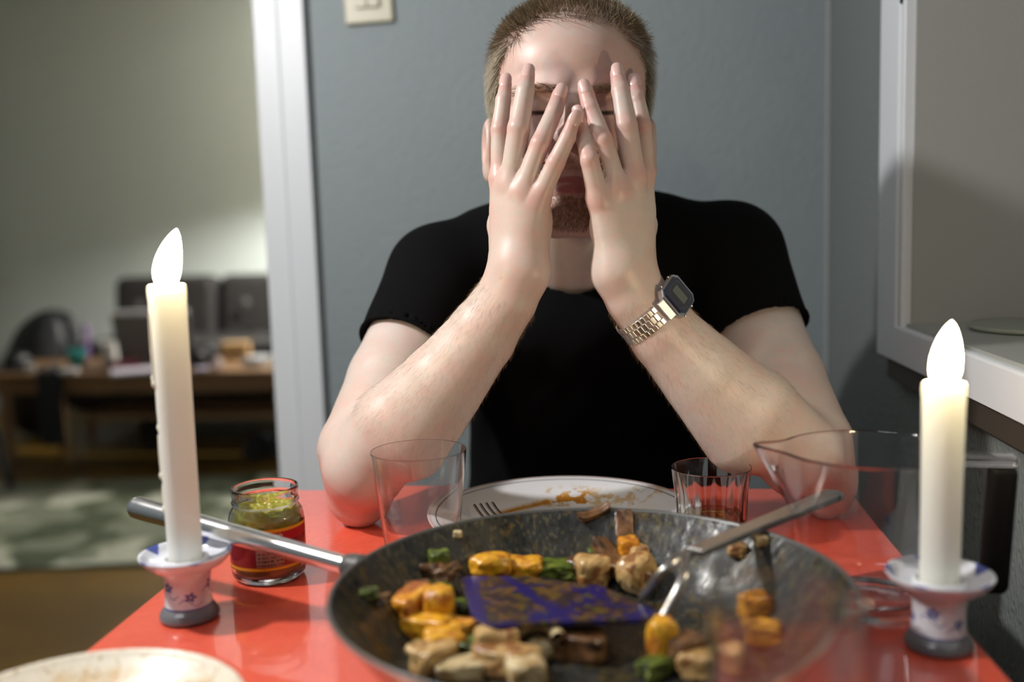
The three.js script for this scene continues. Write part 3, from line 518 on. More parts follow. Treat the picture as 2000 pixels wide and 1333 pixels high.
const KINDS = {
  yellow: { a: [0.62, 0.27, 0.010], b: [0.78, 0.42, 0.030], t: [0.45, 0.16, 0.02] },
  orange: { a: [0.60, 0.22, 0.010], b: [0.72, 0.34, 0.030], t: [0.34, 0.10, 0.02] },
  tan: { a: [0.42, 0.24, 0.085], b: [0.62, 0.42, 0.18], t: [0.26, 0.11, 0.035] },
  brown: { a: [0.10, 0.045, 0.016], b: [0.22, 0.105, 0.042], t: [0.05, 0.02, 0.008] },
  green: { a: [0.050, 0.085, 0.008], b: [0.16, 0.20, 0.025], t: [0.03, 0.04, 0.006] },
  cream: { a: [0.55, 0.42, 0.22], b: [0.68, 0.56, 0.34], t: [0.36, 0.22, 0.09] },
};
function food(px, py, h, kind, [sx, sy, sz], turn, name, label, cat, group, o = {}) {
  const k = KINDS[kind], g = tint(chunk(sx * 1.15, sy * 1.15, sz * 1.15, px * 0.37 + py * 0.11, o.lump ?? 0.16, o), k.a, k.b, 160, px * 0.7, k.t);
  const m = tag(obj(name.replace('_stem', '_button'), g, foodMat), label, cat, group); m.rotation.set(o.rx ?? 0, turn, o.rz ?? 0);
  let d = 0.35, c; for (; d < 1; d += 0.0005) { c = P(px, py, d); if (c.y < TOP + panHeight(Math.hypot(c.x - PC.x, c.z - PC.z)) + sy * 0.85 * 1.15 + h) break; }
  m.position.copy(c); return m;
}
food(958, 1106, 0.001, 'yellow', [0.0125, 0.0085, 0.010], 0.3, 'squash_chunk', 'round bright yellow squash chunk behind the blue spatula', 'squash', null, { sq: 0.15 });
food(1018, 1109, 0, 'yellow', [0.0145, 0.0065, 0.009], -0.15, 'squash_chunk', 'long yellow squash piece beside the round yellow chunk', 'squash', null, { sq: 0.2, bend: 0.15 });
food(1076, 1114, 0, 'green', [0.014, 0.0055, 0.010], 0.2, 'courgette_piece', 'dark green courgette piece behind the blue spatula', 'courgette', null, { lump: 0.3 });
food(858, 1096, 0.0, 'green', [0.0065, 0.0065, 0.006], 0.4, 'courgette_cube', 'small green courgette cube on the sloping pan wall', 'courgette', null, { sq: 0.8 });
food(862, 1118, 0, 'brown', [0.010, 0.006, 0.008], 1.1, 'mushroom_scrap', 'dark mushroom scrap under the green courgette cube', 'mushroom', null, { lump: 0.35 });
food(1158, 1116, 0, 'tan', [0.0115, 0.0105, 0.010], 0.3, 'chicken_chunk', 'tan chicken chunk leaning on the curved mushroom slice', 'chicken', null, { sq: 0.25 });
food(1200, 1104, 0.002, 'brown', [0.0165, 0.0055, 0.008], -0.75, 'mushroom_slice', 'curved brown mushroom slice between two tan chunks', 'mushroom', null, { bend: 0.45, rz: -0.35 });
food(1246, 1118, 0.001, 'tan', [0.0125, 0.0120, 0.009], 0.7, 'chicken_chunk', 'pointed tan chicken chunk beside the steel spatula neck', 'chicken', null, { rz: 0.5, sq: 0.2 });
food(1258, 1130, 0.003, 'brown', [0.006, 0.007, 0.006], 0.2, 'onion_piece', 'reddish brown onion piece on the pointed tan chunk', 'onion', null);
food(1135, 1108, -0.001, 'brown', [0.009, 0.0065, 0.008], 0.8, 'mushroom_piece', 'brown mushroom piece beside the tan chicken chunk', 'mushroom', null);
food(1228, 1068, 0.0, 'orange', [0.0065, 0.006, 0.006], 0.2, 'squash_chunk', 'small orange cube on the far pan wall', 'squash', null, { sq: 0.6 });
food(1244, 1078, 0.0, 'tan', [0.006, 0.0045, 0.006], 0.5, 'potato_piece', 'small tan piece beside the small orange cube', 'potato', null);
food(1219, 1026, 0.0, 'brown', [0.0060, 0.0030, 0.0100], 0.05, 'meat_strip', 'flat brown strip stuck on the far pan wall', 'meat', null, { rx: 0.9, sq: 0.7, lump: 0.1 });
food(1160, 1005, 0.001, 'brown', [0.0120, 0.0022, 0.0030], 0.45, 'onion_strip', 'thin curled brown onion strip near the far rim', 'onion', null, { bend: 0.3, rx: 0.6 });
food(1163, 1079, 0, 'green', [0.0050, 0.0022, 0.0036], 0.1, 'herb_bit', 'bright green herb bit on the far pan wall', 'herb', null);
food(894, 1044, 0, 'cream', [0.0028, 0.0022, 0.0026], 0, 'garlic_bit', 'cream garlic bit stuck high on the far left pan wall', 'garlic', null);
food(1486, 1056, 0, 'cream', [0.0042, 0.0032, 0.0036], 0, 'garlic_bit', 'cream garlic bit next to the steel spatula handle', 'garlic', null);
food(1440, 1075, 0, 'tan', [0.0060, 0.0040, 0.005], 0, 'onion_bit', 'tan onion bit under the spatula handle', 'onion', null);
food(718, 1160, 0, 'green', [0.0050, 0.0026, 0.0040], 0.6, 'herb_bit', 'olive herb bit near the pan handle', 'herb', null, { lump: 0.4 });
food(736, 1172, 0, 'brown', [0.0060, 0.0022, 0.0045], 0.1, 'onion_scrap', 'brown onion scrap near the pan handle', 'onion', null, { lump: 0.4 });
food(812, 1182, 0.001, 'orange', [0.0115, 0.0095, 0.0085], 0.9, 'squash_chunk', 'orange squash chunk at the edge of the yellow heap', 'squash', null, { rz: 0.3 });
food(858, 1190, 0.004, 'yellow', [0.0095, 0.0135, 0.010], 0.2, 'squash_chunk', 'upright yellow squash chunk on the yellow heap', 'squash', null, { sq: 0.35 });
food(838, 1225, 0.001, 'yellow', [0.0150, 0.0080, 0.0100], -0.25, 'squash_chunk', 'wide yellow squash chunk under the upright yellow one', 'squash');
food(885, 1232, 0.003, 'orange', [0.0150, 0.0065, 0.0075], -0.45, 'squash_chunk', 'orange browned squash strip across the yellow heap', 'squash', null, { bend: 0.2 });
food(868, 1262, 0.0, 'yellow', [0.0120, 0.0090, 0.0100], 0.3, 'squash_chunk', 'yellow squash chunk between orange strip and tan chicken', 'squash');
food(845, 1285, 0.0, 'tan', [0.0125, 0.0080, 0.0090], 0.8, 'chicken_chunk', 'tan chicken chunk lying against the pan wall beside the heap', 'chicken');
food(814, 1152, 0.0, 'brown', [0.0075, 0.0050, 0.0065], 0.4, 'onion_piece', 'brown onion piece behind the orange squash chunk', 'onion', null);
food(852, 1150, 0.001, 'green', [0.0085, 0.0040, 0.0060], -0.5, 'courgette_piece', 'green courgette sliver behind the upright yellow chunk', 'courgette', null, { lump: 0.3 });
food(893, 1200, 0.0, 'green', [0.0085, 0.0080, 0.0075], 0.2, 'courgette_piece', 'olive green piece between yellow chunk and spatula', 'courgette', null);
food(832, 1268, 0.0, 'green', [0.0085, 0.0045, 0.0060], 0.5, 'courgette_piece', 'green courgette piece between yellow heap and pan wall', 'courgette', null, { lump: 0.3 });
food(922, 1272, 0.002, 'green', [0.0095, 0.0060, 0.0070], -0.6, 'courgette_piece', 'green courgette piece wedged among the tan chicken chunks', 'courgette', null, { lump: 0.25 });
food(968, 1262, 0.001, 'tan', [0.0115, 0.0110, 0.0090], 0.3, 'chicken_chunk', 'tan chicken chunk resting on the long tan piece', 'chicken');
food(985, 1290, 0.001, 'tan', [0.0175, 0.0080, 0.0095], -0.35, 'chicken_chunk', 'long tan chicken piece beside the pale onion wedge', 'chicken');
food(1028, 1318, 0.0, 'cream', [0.0095, 0.0080, 0.0080], 0.3, 'onion_wedge', 'pale onion wedge at the near end of the heap', 'onion', null);
food(900, 1305, 0.0, 'cream', [0.0130, 0.0050, 0.0080], 0.1, 'onion_slice', 'translucent whitish onion slice in the front of the heap', 'onion', null);
food(1125, 1258, 0.001, 'brown', [0.0165, 0.0080, 0.0095], -0.3, 'meat_chunk', 'glossy brown meat chunk in front of the spatula', 'meat', null, { sq: 0.7 });
food(1055, 1270, 0.0, 'cream', [0.0080, 0.0065, 0.0060], 0.3, 'mushroom_stem', 'round pale mushroom stem beneath the curved cap', 'mushroom', null, { sq: 0.1, lump: 0.06 });
{
  const c = T(1042, 1246, TOP + 0.022), pts = []; for (let i = 0; i <= 12; i++) { const a = mix(0.15, 2.75, i / 12); pts.push(V(c.x + 0.0140 * Math.cos(a) + 0.002, c.y + 0.002 + 0.005 * Math.sin(a), c.z - 0.0140 * Math.sin(a) + 0.008)); }
  const m = thing('mushroom_cap_slice', 'curved cream and brown mushroom cap slice in front of spatula', 'mushroom', V(0, 0, 0));
  obj('flesh', tint(tube(pts, 0.0044, 30, 12), [0.55, 0.40, 0.20], [0.66, 0.52, 0.30], 200, 2), foodMat, m);
  obj('skin', tint(tube(pts.map((q) => q.clone().add(V((q.x - c.x) * 0.22, -0.0022, (q.z - c.z) * 0.22))), 0.0033, 30, 12), [0.07, 0.03, 0.01], [0.15, 0.07, 0.03], 200, 5), foodMat, m);
}
food(1294, 1252, 0.002, 'yellow', [0.0085, 0.0135, 0.0080], 0.3, 'squash_chunk', 'upright yellow squash piece alone in front of the spatula', 'squash', null, { sq: 0.1 });
food(1338, 1272, 0.001, 'brown', [0.0110, 0.0095, 0.0090], 0.6, 'onion_chunk', 'pinkish brown onion chunk beside the lone yellow piece', 'onion', null);
food(1372, 1296, 0.001, 'tan', [0.0120, 0.0070, 0.0090], -0.3, 'chicken_chunk', 'tan chicken chunk behind the tall clear glass', 'chicken', null);
food(1280, 1302, 0.001, 'green', [0.0100, 0.0050, 0.0065], 0.7, 'courgette_piece', 'bright green courgette piece in front of the lone yellow piece', 'courgette', null, { lump: 0.3 });
food(1466, 1190, 0.001, 'orange', [0.0100, 0.0080, 0.0080], 0.4, 'squash_chunk', 'browned orange squash chunk behind the tall clear glass', 'squash');
food(1478, 1245, 0.0, 'yellow', [0.0120, 0.0070, 0.0080], -0.2, 'squash_chunk', 'yellow squash chunk behind the tall clear glass', 'squash');
// ---------------------------------------------------------------- blue spatula
{
  const t = thing('spatula', 'steel-handled spatula with blue plastic blade lying in the pan', 'spatula', V(0, 0, 0));
  const yB = TOP + 0.034, px = [[897, 1126], [1027, 1126], [1168, 1144], [1252, 1177], [1297, 1207], [1080, 1214], [962, 1221], [924, 1199]].map(([x, y]) => T(x, y, yB));
  const s = new THREE.Shape(px.map((q) => new THREE.Vector2(q.x, -q.z)));
  const g = new THREE.ExtrudeGeometry(s, { depth: 0.0022, bevelEnabled: true, bevelThickness: 0.0007, bevelSize: 0.0009, bevelSegments: 2 }); g.rotateX(-Math.PI / 2); g.translate(0, yB - 0.003, 0);
  const bx = px.map((q) => q.x), bz = px.map((q) => q.z), x0 = Math.min(...bx), x1 = Math.max(...bx), z0 = Math.min(...bz), z1 = Math.max(...bz);
  const p = g.attributes.position, uv = new Float32Array(p.count * 2); for (let i = 0; i < p.count; i++) uv.set([(p.getX(i) - x0) / (x1 - x0), (p.getZ(i) - z0) / (z1 - z0)], i * 2);
  g.setAttribute('uv', new THREE.BufferAttribute(uv, 2));
  const map = tex(512, 512, (u, v) => {
    const n = fbm(u * 9, v * 7, 3, 5), f = fbm(u * 40, v * 30, 8, 4), k = fbm(u * 18 + 7, v * 14, 5, 4);
    let c = [0.110, 0.085, 0.37];
    const bare = Math.max(smooth(0.055, 0.02, Math.abs(u - 0.06 - 0.13 * v + 0.02 * n)), smooth(0.05, 0.02, Math.abs(u - 0.24 - 0.36 * v + 0.03 * n)), 0.7 * smooth(0.05, 0.02, Math.abs(v - 0.40 - 0.25 * u + 0.03 * n)) * smooth(0.5, 0.7, u));
    c = mix3(c, [0.20, 0.15, 0.13], (1 - bare) * smooth(-0.32, 0.04, n + 0.4 * f) * 0.88);
    c = mix3(c, [0.42, 0.31, 0.12], (1 - bare * 0.9) * smooth(0.06, 0.26, k + 0.4 * f) * 0.85);
    c = mix3(c, [0.30, 0.30, 0.07], (1 - bare) * smooth(0.26, 0.40, fbm(u * 26, v * 22, 21, 3)));
    return c;
  }, { srgb: true, repeat: false });
  obj('blade', g, mat({ map, roughness: 0.32, clearcoat: 0.3, clearcoatRoughness: 0.2 }), t).userData.label = 'blue blade smeared with food residue';
  const J = T(1345, 1083, TOP + 0.061), N = T(1372, 1073, TOP + 0.063), E1 = T(1632, 965, TOP + 0.0625), e1 = T(1254, 1167, yB + 0.002), e2 = T(1296, 1206, yB + 0.002);
  const mid1 = T(1302, 1110, TOP + 0.058), mid2 = T(1334, 1132, TOP + 0.056);
  const steel = mat({ color: lin(0.46, 0.45, 0.44), metalness: 1, roughness: 0.27 });
  obj('prong', tube([N, J, mid1, e1], 0.0032, 30, 10), steel, t); obj('prong', tube([N, J, mid2, e2], 0.0034, 30, 10), steel, t);
  const dir = E1.clone().sub(N), L = dir.length(), sh = new THREE.Shape(); sh.moveTo(-0.0052, -0.008); sh.lineTo(-0.0062, L * 0.5); sh.lineTo(-0.0085, L * 0.97); sh.quadraticCurveTo(0, L * 1.03, 0.0085, L * 0.97); sh.lineTo(0.0062, L * 0.5); sh.lineTo(0.0052, -0.008); sh.closePath();
  const hg = new THREE.ExtrudeGeometry(sh, { depth: 0.0032, bevelEnabled: true, bevelThickness: 0.0009, bevelSize: 0.0009, bevelSegments: 3 });
  const y = dir.clone().normalize(), x = V().crossVectors(y, V(0, 1, 0)).normalize(), z = V().crossVectors(x, y); const M = new THREE.Matrix4().makeBasis(x, y, z); M.setPosition(N); hg.translate(0, 0, -0.0016); hg.applyMatrix4(M); obj('handle', hg, steel, t);
}

// ================================================================ THE PERSON
// distance fields: round cones and ellipsoids joined by smooth minima, meshed on a sparse grid
const rc = (a, b, r1, r2) => { const ab = b.clone().sub(a), bb = ab.lengthSq() || 1e-9, ax = a.x, ay = a.y, az = a.z, bx = ab.x, by = ab.y, bz = ab.z;
  return { f: (x, y, z) => { const px = x - ax, py = y - ay, pz = z - az; let h = (px * bx + py * by + pz * bz) / bb; h = h < 0 ? 0 : h > 1 ? 1 : h; const dx = px - h * bx, dy = py - h * by, dz = pz - h * bz; return Math.sqrt(dx * dx + dy * dy + dz * dz) - (r1 + (r2 - r1) * h); } }; };
const ell = (c, rx, ry, rz) => ({ f: (x, y, z) => { const px = (x - c.x) / rx, py = (y - c.y) / ry, pz = (z - c.z) / rz, k0 = Math.sqrt(px * px + py * py + pz * pz), qx = px / rx, qy = py / ry, qz = pz / rz, k1 = Math.sqrt(qx * qx + qy * qy + qz * qz); return k1 < 1e-9 ? -Math.min(rx, ry, rz) : k0 * (k0 - 1) / k1; } });
const smin = (a, b, k) => { if (k <= 0) return Math.min(a, b); const h = Math.max(k - Math.abs(a - b), 0) / k; return Math.min(a, b) - h * h * k * 0.25; };
const uni = (k, ...ch) => ({ op: 'u', k, ch });
const cut = (k, a, b) => ({ op: 's', k, a, b });
const framed = (M, a) => { const e = M.clone().invert().elements; return { op: 'x', e, a }; };
function prune(n, x, y, z, R) {           // [field at the point, node without what cannot matter within R]
  if (n.f) return [n.f(x, y, z), n];
  if (n.op === 'x') { const e = n.e, [d, m] = prune(n.a, e[0] * x + e[4] * y + e[8] * z + e[12], e[1] * x + e[5] * y + e[9] * z + e[13], e[2] * x + e[6] * y + e[10] * z + e[14], R); return [d, { ...n, a: m }]; }
  if (n.op === 's') { const [d, a] = prune(n.a, x, y, z, R), [q, b] = prune(n.b, x, y, z, R); return [-smin(-d, q, n.k), q > 2 * R + n.k * 2 && -q < d - 2 * R - n.k ? a : { ...n, a, b }]; }
  const r = n.ch.map((c) => prune(c, x, y, z, R)); let d = Infinity; for (const [v] of r) d = d === Infinity ? v : smin(d, v, n.k);
  const lo = Math.min(...r.map((v) => v[0])), keep = r.filter((v) => v[0] < lo + 2.6 * R + n.k * 1.2).map((v) => v[1]);
  return [d, keep.length === 1 ? keep[0] : { ...n, ch: keep }];
}
function ev(n, x, y, z) {
  if (n.f) return n.f(x, y, z);
  if (n.op === 'x') { const e = n.e; return ev(n.a, e[0] * x + e[4] * y + e[8] * z + e[12], e[1] * x + e[5] * y + e[9] * z + e[13], e[2] * x + e[6] * y + e[10] * z + e[14]); }
  if (n.op === 's') return -smin(-ev(n.a, x, y, z), ev(n.b, x, y, z), n.k);
  let d = ev(n.ch[0], x, y, z); for (let i = 1; i < n.ch.length; i++) d = smin(d, ev(n.ch[i], x, y, z), n.k); return d;
}
function meshField(node, lo, hi, cell, shade) {
  const B = 8, bs = cell * B, nx = Math.ceil((hi.x - lo.x) / bs), ny = Math.ceil((hi.y - lo.y) / bs), nz = Math.ceil((hi.z - lo.z) / bs), R = bs * 0.5 * Math.sqrt(3);
  const blocks = []; 
  const visit = (i, j, k, n, tree) => {     // n blocks a side
    const s = bs * n, x = lo.x + i * bs + s / 2, y = lo.y + j * bs + s / 2, z = lo.z + k * bs + s / 2, r = s * 0.5 * Math.sqrt(3), [d, t] = prune(tree, x, y, z, r);
    if (Math.abs(d) > r * 1.35 + 0.004) return;
    if (n === 1) { blocks.push([i, j, k, t]); return; }
    const h = n / 2; for (const a of [0, h]) for (const b of [0, h]) for (const c of [0, h]) if (i + a < nx && j + b < ny && k + c < nz) visit(i + a, j + b, k + c, h, t);
  };
  let top = 1; while (top < Math.max(nx, ny, nz)) top *= 2; visit(0, 0, 0, top, node);
  const GX = nx * B + 2, GY = ny * B + 2, key = (i, j, k) => (k * GY + j) * GX + i, vert = new Map(), pos = [], nor = [], edges = [];
  const N = B + 1, val = new Float32Array(N * N * N);
  for (const [bi, bj, bk, t] of blocks) {
    for (let k = 0; k < N; k++) for (let j = 0; j < N; j++) for (let i = 0; i < N; i++) val[(k * N + j) * N + i] = ev(t, lo.x + (bi * B + i) * cell, lo.y + (bj * B + j) * cell, lo.z + (bk * B + k) * cell);
    const at = (i, j, k) => val[(k * N + j) * N + i];
    for (let k = 0; k < B; k++) for (let j = 0; j < B; j++) for (let i = 0; i < B; i++) {
      const v0 = at(i, j, k), s0 = v0 < 0; let cnt = 0, mx = 0, my = 0, mz = 0, any = false;
      const c = [v0, at(i + 1, j, k), at(i, j + 1, k), at(i + 1, j + 1, k), at(i, j, k + 1), at(i + 1, j, k + 1), at(i, j + 1, k + 1), at(i + 1, j + 1, k + 1)];
      for (let q = 1; q < 8; q++) if ((c[q] < 0) !== s0) { any = true; break; }
      if (!any) continue;
      for (let q = 0; q < 8; q++) for (const m of [1, 2, 4]) if (!(q & m) && (c[q] < 0) !== (c[q | m] < 0)) { const u = c[q] / (c[q] - c[q | m]); mx += (q & 1) + (m === 1 ? u : 0); my += ((q >> 1) & 1) + (m === 2 ? u : 0); mz += ((q >> 2) & 1) + (m === 4 ? u : 0); cnt++; }
      const I = bi * B + i, J = bj * B + j, K = bk * B + k; let x = lo.x + (I + mx / cnt) * cell, y = lo.y + (J + my / cnt) * cell, z = lo.z + (K + mz / cnt) * cell;
      const e = 0.0006; let gx, gy, gz;
      for (let it = 0; it < 2; it++) {
        gx = ev(t, x + e, y, z) - ev(t, x - e, y, z); gy = ev(t, x, y + e, z) - ev(t, x, y - e, z); gz = ev(t, x, y, z + e) - ev(t, x, y, z - e); const l = Math.hypot(gx, gy, gz) || 1; gx /= l; gy /= l; gz /= l;
        if (!it) { const d = clamp(ev(t, x, y, z), -cell * 0.6, cell * 0.6); x -= gx * d; y -= gy * d; z -= gz * d; }
      }
      vert.set(key(I, J, K), pos.length / 3); pos.push(x, y, z); nor.push(gx, gy, gz);
      if (s0 !== (c[1] < 0)) edges.push(0, I, J, K, s0 ? 1 : 0); if (s0 !== (c[2] < 0)) edges.push(1, I, J, K, s0 ? 1 : 0); if (s0 !== (c[4] < 0)) edges.push(2, I, J, K, s0 ? 1 : 0);
    }
  }
  const idx = [];
  for (let q = 0; q < edges.length; q += 5) {
    const [a, I, J, K, s] = edges.slice(q, q + 5), o = [[0, 1, 0, 0, 0, 1], [0, 0, 1, 1, 0, 0], [1, 0, 0, 0, 1, 0]][a];
    const v = [vert.get(key(I, J, K)), vert.get(key(I - o[0], J - o[1], K - o[2])), vert.get(key(I - o[0] - o[3], J - o[1] - o[4], K - o[2] - o[5])), vert.get(key(I - o[3], J - o[4], K - o[5]))];
    if (v.some((x) => x === undefined)) continue;
    if (s) idx.push(v[0], v[1], v[2], v[0], v[2], v[3]); else idx.push(v[0], v[2], v[1], v[0], v[3], v[2]);
  }
  const col = new Float32Array(pos.length);
  if (shade) for (let i = 0; i < pos.length; i += 3) { const r = shade(pos[i], pos[i + 1], pos[i + 2], nor[i], nor[i + 1], nor[i + 2]); col.set(r.c, i); if (r.d) for (let q = 0; q < 3; q++) pos[i + q] += nor[i + q] * r.d; }
  const g = new THREE.BufferGeometry(); g.setAttribute('position', new THREE.Float32BufferAttribute(pos, 3)); g.setAttribute('normal', new THREE.Float32BufferAttribute(nor, 3)); if (shade) g.setAttribute('color', new THREE.BufferAttribute(col, 3)); g.setIndex(idx); return g;
}
// ---- head, in its own frame: x to the picture's right, y up, z towards the viewer
const HC = P(1114, 229, 0.962);
const tilt = 7 * RAD, hUp = camY.clone().multiplyScalar(Math.cos(tilt)).addScaledVector(camZ, Math.sin(tilt)), hFw = camZ.clone().multiplyScalar(Math.cos(tilt)).addScaledVector(camY, -Math.sin(tilt));
const HM = new THREE.Matrix4().makeBasis(camX, hUp, hFw).setPosition(HC), HI = HM.clone().invert();
const hp = (x, y, z) => V(x, y, z).applyMatrix4(HM), toHead = (x, y, z) => V(x, y, z).applyMatrix4(HI);
const both = (fn) => [fn(-1), fn(1)];
const cranium = uni(0.02, ell(V(0, 0.030, -0.020), 0.0770, 0.0790, 0.0960), ell(V(0, -0.018, 0.006), 0.0655, 0.085, 0.074), ell(V(0, 0.045, 0.012), 0.066, 0.052, 0.068));
const faceField = uni(0.012, cranium,
  ...both((s) => rc(V(s * 0.052, -0.060, 0.000), V(s * 0.016, -0.096, 0.056), 0.022, 0.019)), ell(V(0, -0.094, 0.058), 0.025, 0.018, 0.019),
  ...both((s) => ell(V(s * 0.044, -0.020, 0.046), 0.025, 0.026, 0.026)), ...both((s) => rc(V(s * 0.014, 0.017, 0.074), V(s * 0.048, 0.015, 0.058), 0.010, 0.009)),
  rc(V(0, -0.052, 0.056), V(0, -0.066, 0.058), 0.022, 0.020));
const headField = framed(HM, uni(0.005,
  cut(0.010, faceField, uni(0.004, ...both((s) => ell(V(s * 0.031, 0.004, 0.084), 0.017, 0.0105, 0.016)))),
  ...both((s) => ell(V(s * 0.031, 0.001, 0.0595), 0.0145, 0.0125, 0.0135)),
  rc(V(0, 0.016, 0.074), V(0, -0.020, 0.091), 0.0075, 0.0115), ...both((s) => ell(V(s * 0.012, -0.024, 0.083), 0.0085, 0.0075, 0.010)),
  rc(V(-0.018, -0.0640, 0.070), V(0, -0.0625, 0.0770), 0.0028, 0.0038), rc(V(0.018, -0.0640, 0.070), V(0, -0.0625, 0.0770), 0.0028, 0.0038),
  rc(V(-0.015, -0.0705, 0.070), V(0, -0.0712, 0.0760), 0.0032, 0.0046), rc(V(0.015, -0.0705, 0.070), V(0, -0.0712, 0.0760), 0.0032, 0.0046),
  ...both((s) => cut(0.004, uni(0.005, ell(V(s * 0.0785, -0.029, -0.010), 0.0085, 0.029, 0.018), ell(V(s * 0.0775, -0.052, -0.004), 0.007, 0.011, 0.009)), ell(V(s * 0.086, -0.027, -0.004), 0.007, 0.018, 0.010)))));
// ---- neck and trunk (under the shirt)
const SHL = P(862, 545, 1.095), SHR = P(1424, 502, 1.095), NB = P(1122, 545, 1.14);
const neck = uni(0.02, rc(hp(0, -0.065, -0.030), NB, 0.054, 0.058), rc(hp(0, -0.085, -0.005), P(1118, 535, 1.085), 0.028, 0.030));
const trunkSkin = uni(0.03, rc(SHL, P(1125, 620, 1.17), 0.035, 0.030), rc(SHR, P(1125, 620, 1.17), 0.035, 0.030));
// ---- hands: joints read off the photograph, each with its own distance
const zq = (x, y, d) => P(930 + x / 4.443, 120 + y / 4.443, d);
const mm = (zoomPx) => zoomPx / 4.443 / FOCAL * 0.86 * 1.10;
const joints = [], nails = [];
function finger(list, nailTurn) {
  const q = list.map(([x, y, d, r]) => ({ p: zq(x, y, d), r: mm(r) }));
  const [tip, dip, pip, mcp] = q; joints.push({ p: pip.p, r: 0.011, w: 0.65, crease: 1 }, { p: tip.p, r: 0.014, w: 0.95 }, { p: mcp.p, r: 0.014, w: 0.6 }, { p: dip.p, r: 0.008, w: 0.5 });
  nails.push({ tip: tip.p, dip: dip.p, r: tip.r, turn: nailTurn });
  const bulge = (a, b, t, r, up) => { const c = a.p.clone().lerp(b.p, t).addScaledVector(camZ, up); return rc(c, c, r, r); };
  return uni(0.0016, rc(tip.p, dip.p, tip.r, dip.r), rc(dip.p, pip.p, dip.r, pip.r), rc(pip.p, mcp.p, pip.r, mcp.r));
}
const LF = [
  finger([[258, 190, 0.884, 50], [236, 335, 0.877, 62], [203, 590, 0.873, 70], [205, 1000, 0.874, 74]], -0.25),
  finger([[450, 115, 0.866, 56], [424, 260, 0.859, 72], [370, 580, 0.853, 88], [300, 1055, 0.862, 92]], -0.05),
  finger([[726, 285, 0.858, 60], [682, 425, 0.852, 66], [555, 715, 0.846, 76], [405, 1130, 0.855, 88]], 0.05),
  finger([[850, 500, 0.838, 48], [796, 660, 0.839, 60], [690, 880, 0.842, 72], [540, 1200, 0.852, 84]], 0.35)];
const RF = [
  finger([[1370, 190, 0.892, 52], [1400, 330, 0.885, 60], [1450, 565, 0.880, 68], [1462, 980, 0.880, 74]], 0.25),
  finger([[1224, 108, 0.868, 58], [1253, 260, 0.861, 72], [1302, 560, 0.853, 88], [1370, 1010, 0.860, 92]], 0.2),
  finger([[946, 250, 0.859, 62], [990, 405, 0.853, 66], [1100, 690, 0.845, 78], [1225, 1110, 0.852, 88]], 0.05),
  finger([[893, 462, 0.851, 46], [925, 630, 0.849, 58], [984, 858, 0.838, 72], [1060, 1190, 0.849, 84]], -0.35)];
function hand(F, mcps, wrists, palm, thumb) {
  const W = wrists.map(([x, y, d]) => P(x, y, d)), M = mcps.map(([x, y, d]) => zq(x, y, d));
  const back = uni(0.014, ...M.map((m, i) => rc(m, W[Math.min(i, W.length - 1)], 0.0100, 0.0135)), ...palm.map(([x, y, d, r]) => { const c = P(x, y, d); return rc(c, c, r, r); }));
  const th = thumb.map(([x, y, d, r]) => ({ p: P(x, y, d), r }));
  return uni(0.006, uni(0.007, back, { op: 'u', k: 0.0012, ch: F }), uni(0.006, ...th.slice(1).map((t, i) => rc(th[i].p, t.p, th[i].r, t.r))));
}
const handL = hand(LF, [[212, 1030, 0.876], [300, 1065, 0.864], [405, 1140, 0.857], [535, 1205, 0.854]], [[992, 508, 0.872], [1004, 515, 0.866], [1016, 522, 0.862], [1028, 528, 0.862]],
  [[1004, 420, 0.882, 0.0155], [1044, 415, 0.874, 0.0140], [1044, 450, 0.874, 0.0135], [1006, 470, 0.880, 0.0165], [1032, 490, 0.876, 0.015]], [[990, 500, 0.885, 0.016], [985, 440, 0.905, 0.0145], [984, 390, 0.925, 0.0115], [990, 350, 0.935, 0.0095]]);
const handR = hand(RF, [[1452, 1000, 0.882], [1370, 1025, 0.862], [1225, 1120, 0.854], [1065, 1195, 0.851]], [[1246, 505, 0.876], [1230, 512, 0.868], [1214, 520, 0.862], [1200, 528, 0.862]],
  [[1236, 420, 0.886, 0.0155], [1188, 415, 0.876, 0.0140], [1184, 450, 0.876, 0.0135], [1230, 470, 0.882, 0.0165], [1203, 490, 0.878, 0.015]], [[1245, 500, 0.887, 0.016], [1250, 440, 0.907, 0.0145], [1248, 390, 0.927, 0.0115], [1240, 350, 0.937, 0.0095]]);
// ---- arms: spheres along the limb; elbows rest on the table top
const chain = (k, list) => uni(k, ...list.slice(1).map((b, i) => rc(list[i][0], b[0], list[i][1], b[1])));
const ELL = V(-0.246, TOP + 0.0300, -0.905), ELR = V(0.188, TOP + 0.0300, -0.926);
const armL = uni(0.010,
  chain(0.004, [[P(1012, 528, 0.868), 0.0215], [P(990, 566, 0.873), 0.0225], [P(938, 645, 0.884), 0.0272], [P(860, 745, 0.898), 0.0345], [P(775, 830, 0.912), 0.0400], [P(712, 915, 0.925), 0.0390], [ELL, 0.0295]]),
  chain(0.004, [[P(1030, 538, 0.862), 0.0180], [P(1000, 592, 0.868), 0.0205], [P(950, 668, 0.880), 0.0240], [P(800, 862, 0.908), 0.0380]]),
  chain(0.006, [[SHL, 0.052], [P(812, 640, 1.055), 0.0440], [P(765, 745, 1.01), 0.0440], [P(705, 880, 0.950), 0.0400], [ELL.clone().add(V(0.004, 0.008, -0.004)), 0.0300]]),
  rc(ELL.clone().add(V(0.004, -0.010, 0.004)), ELL.clone().add(V(-0.002, 0.02, 0)), 0.0200, 0.026));
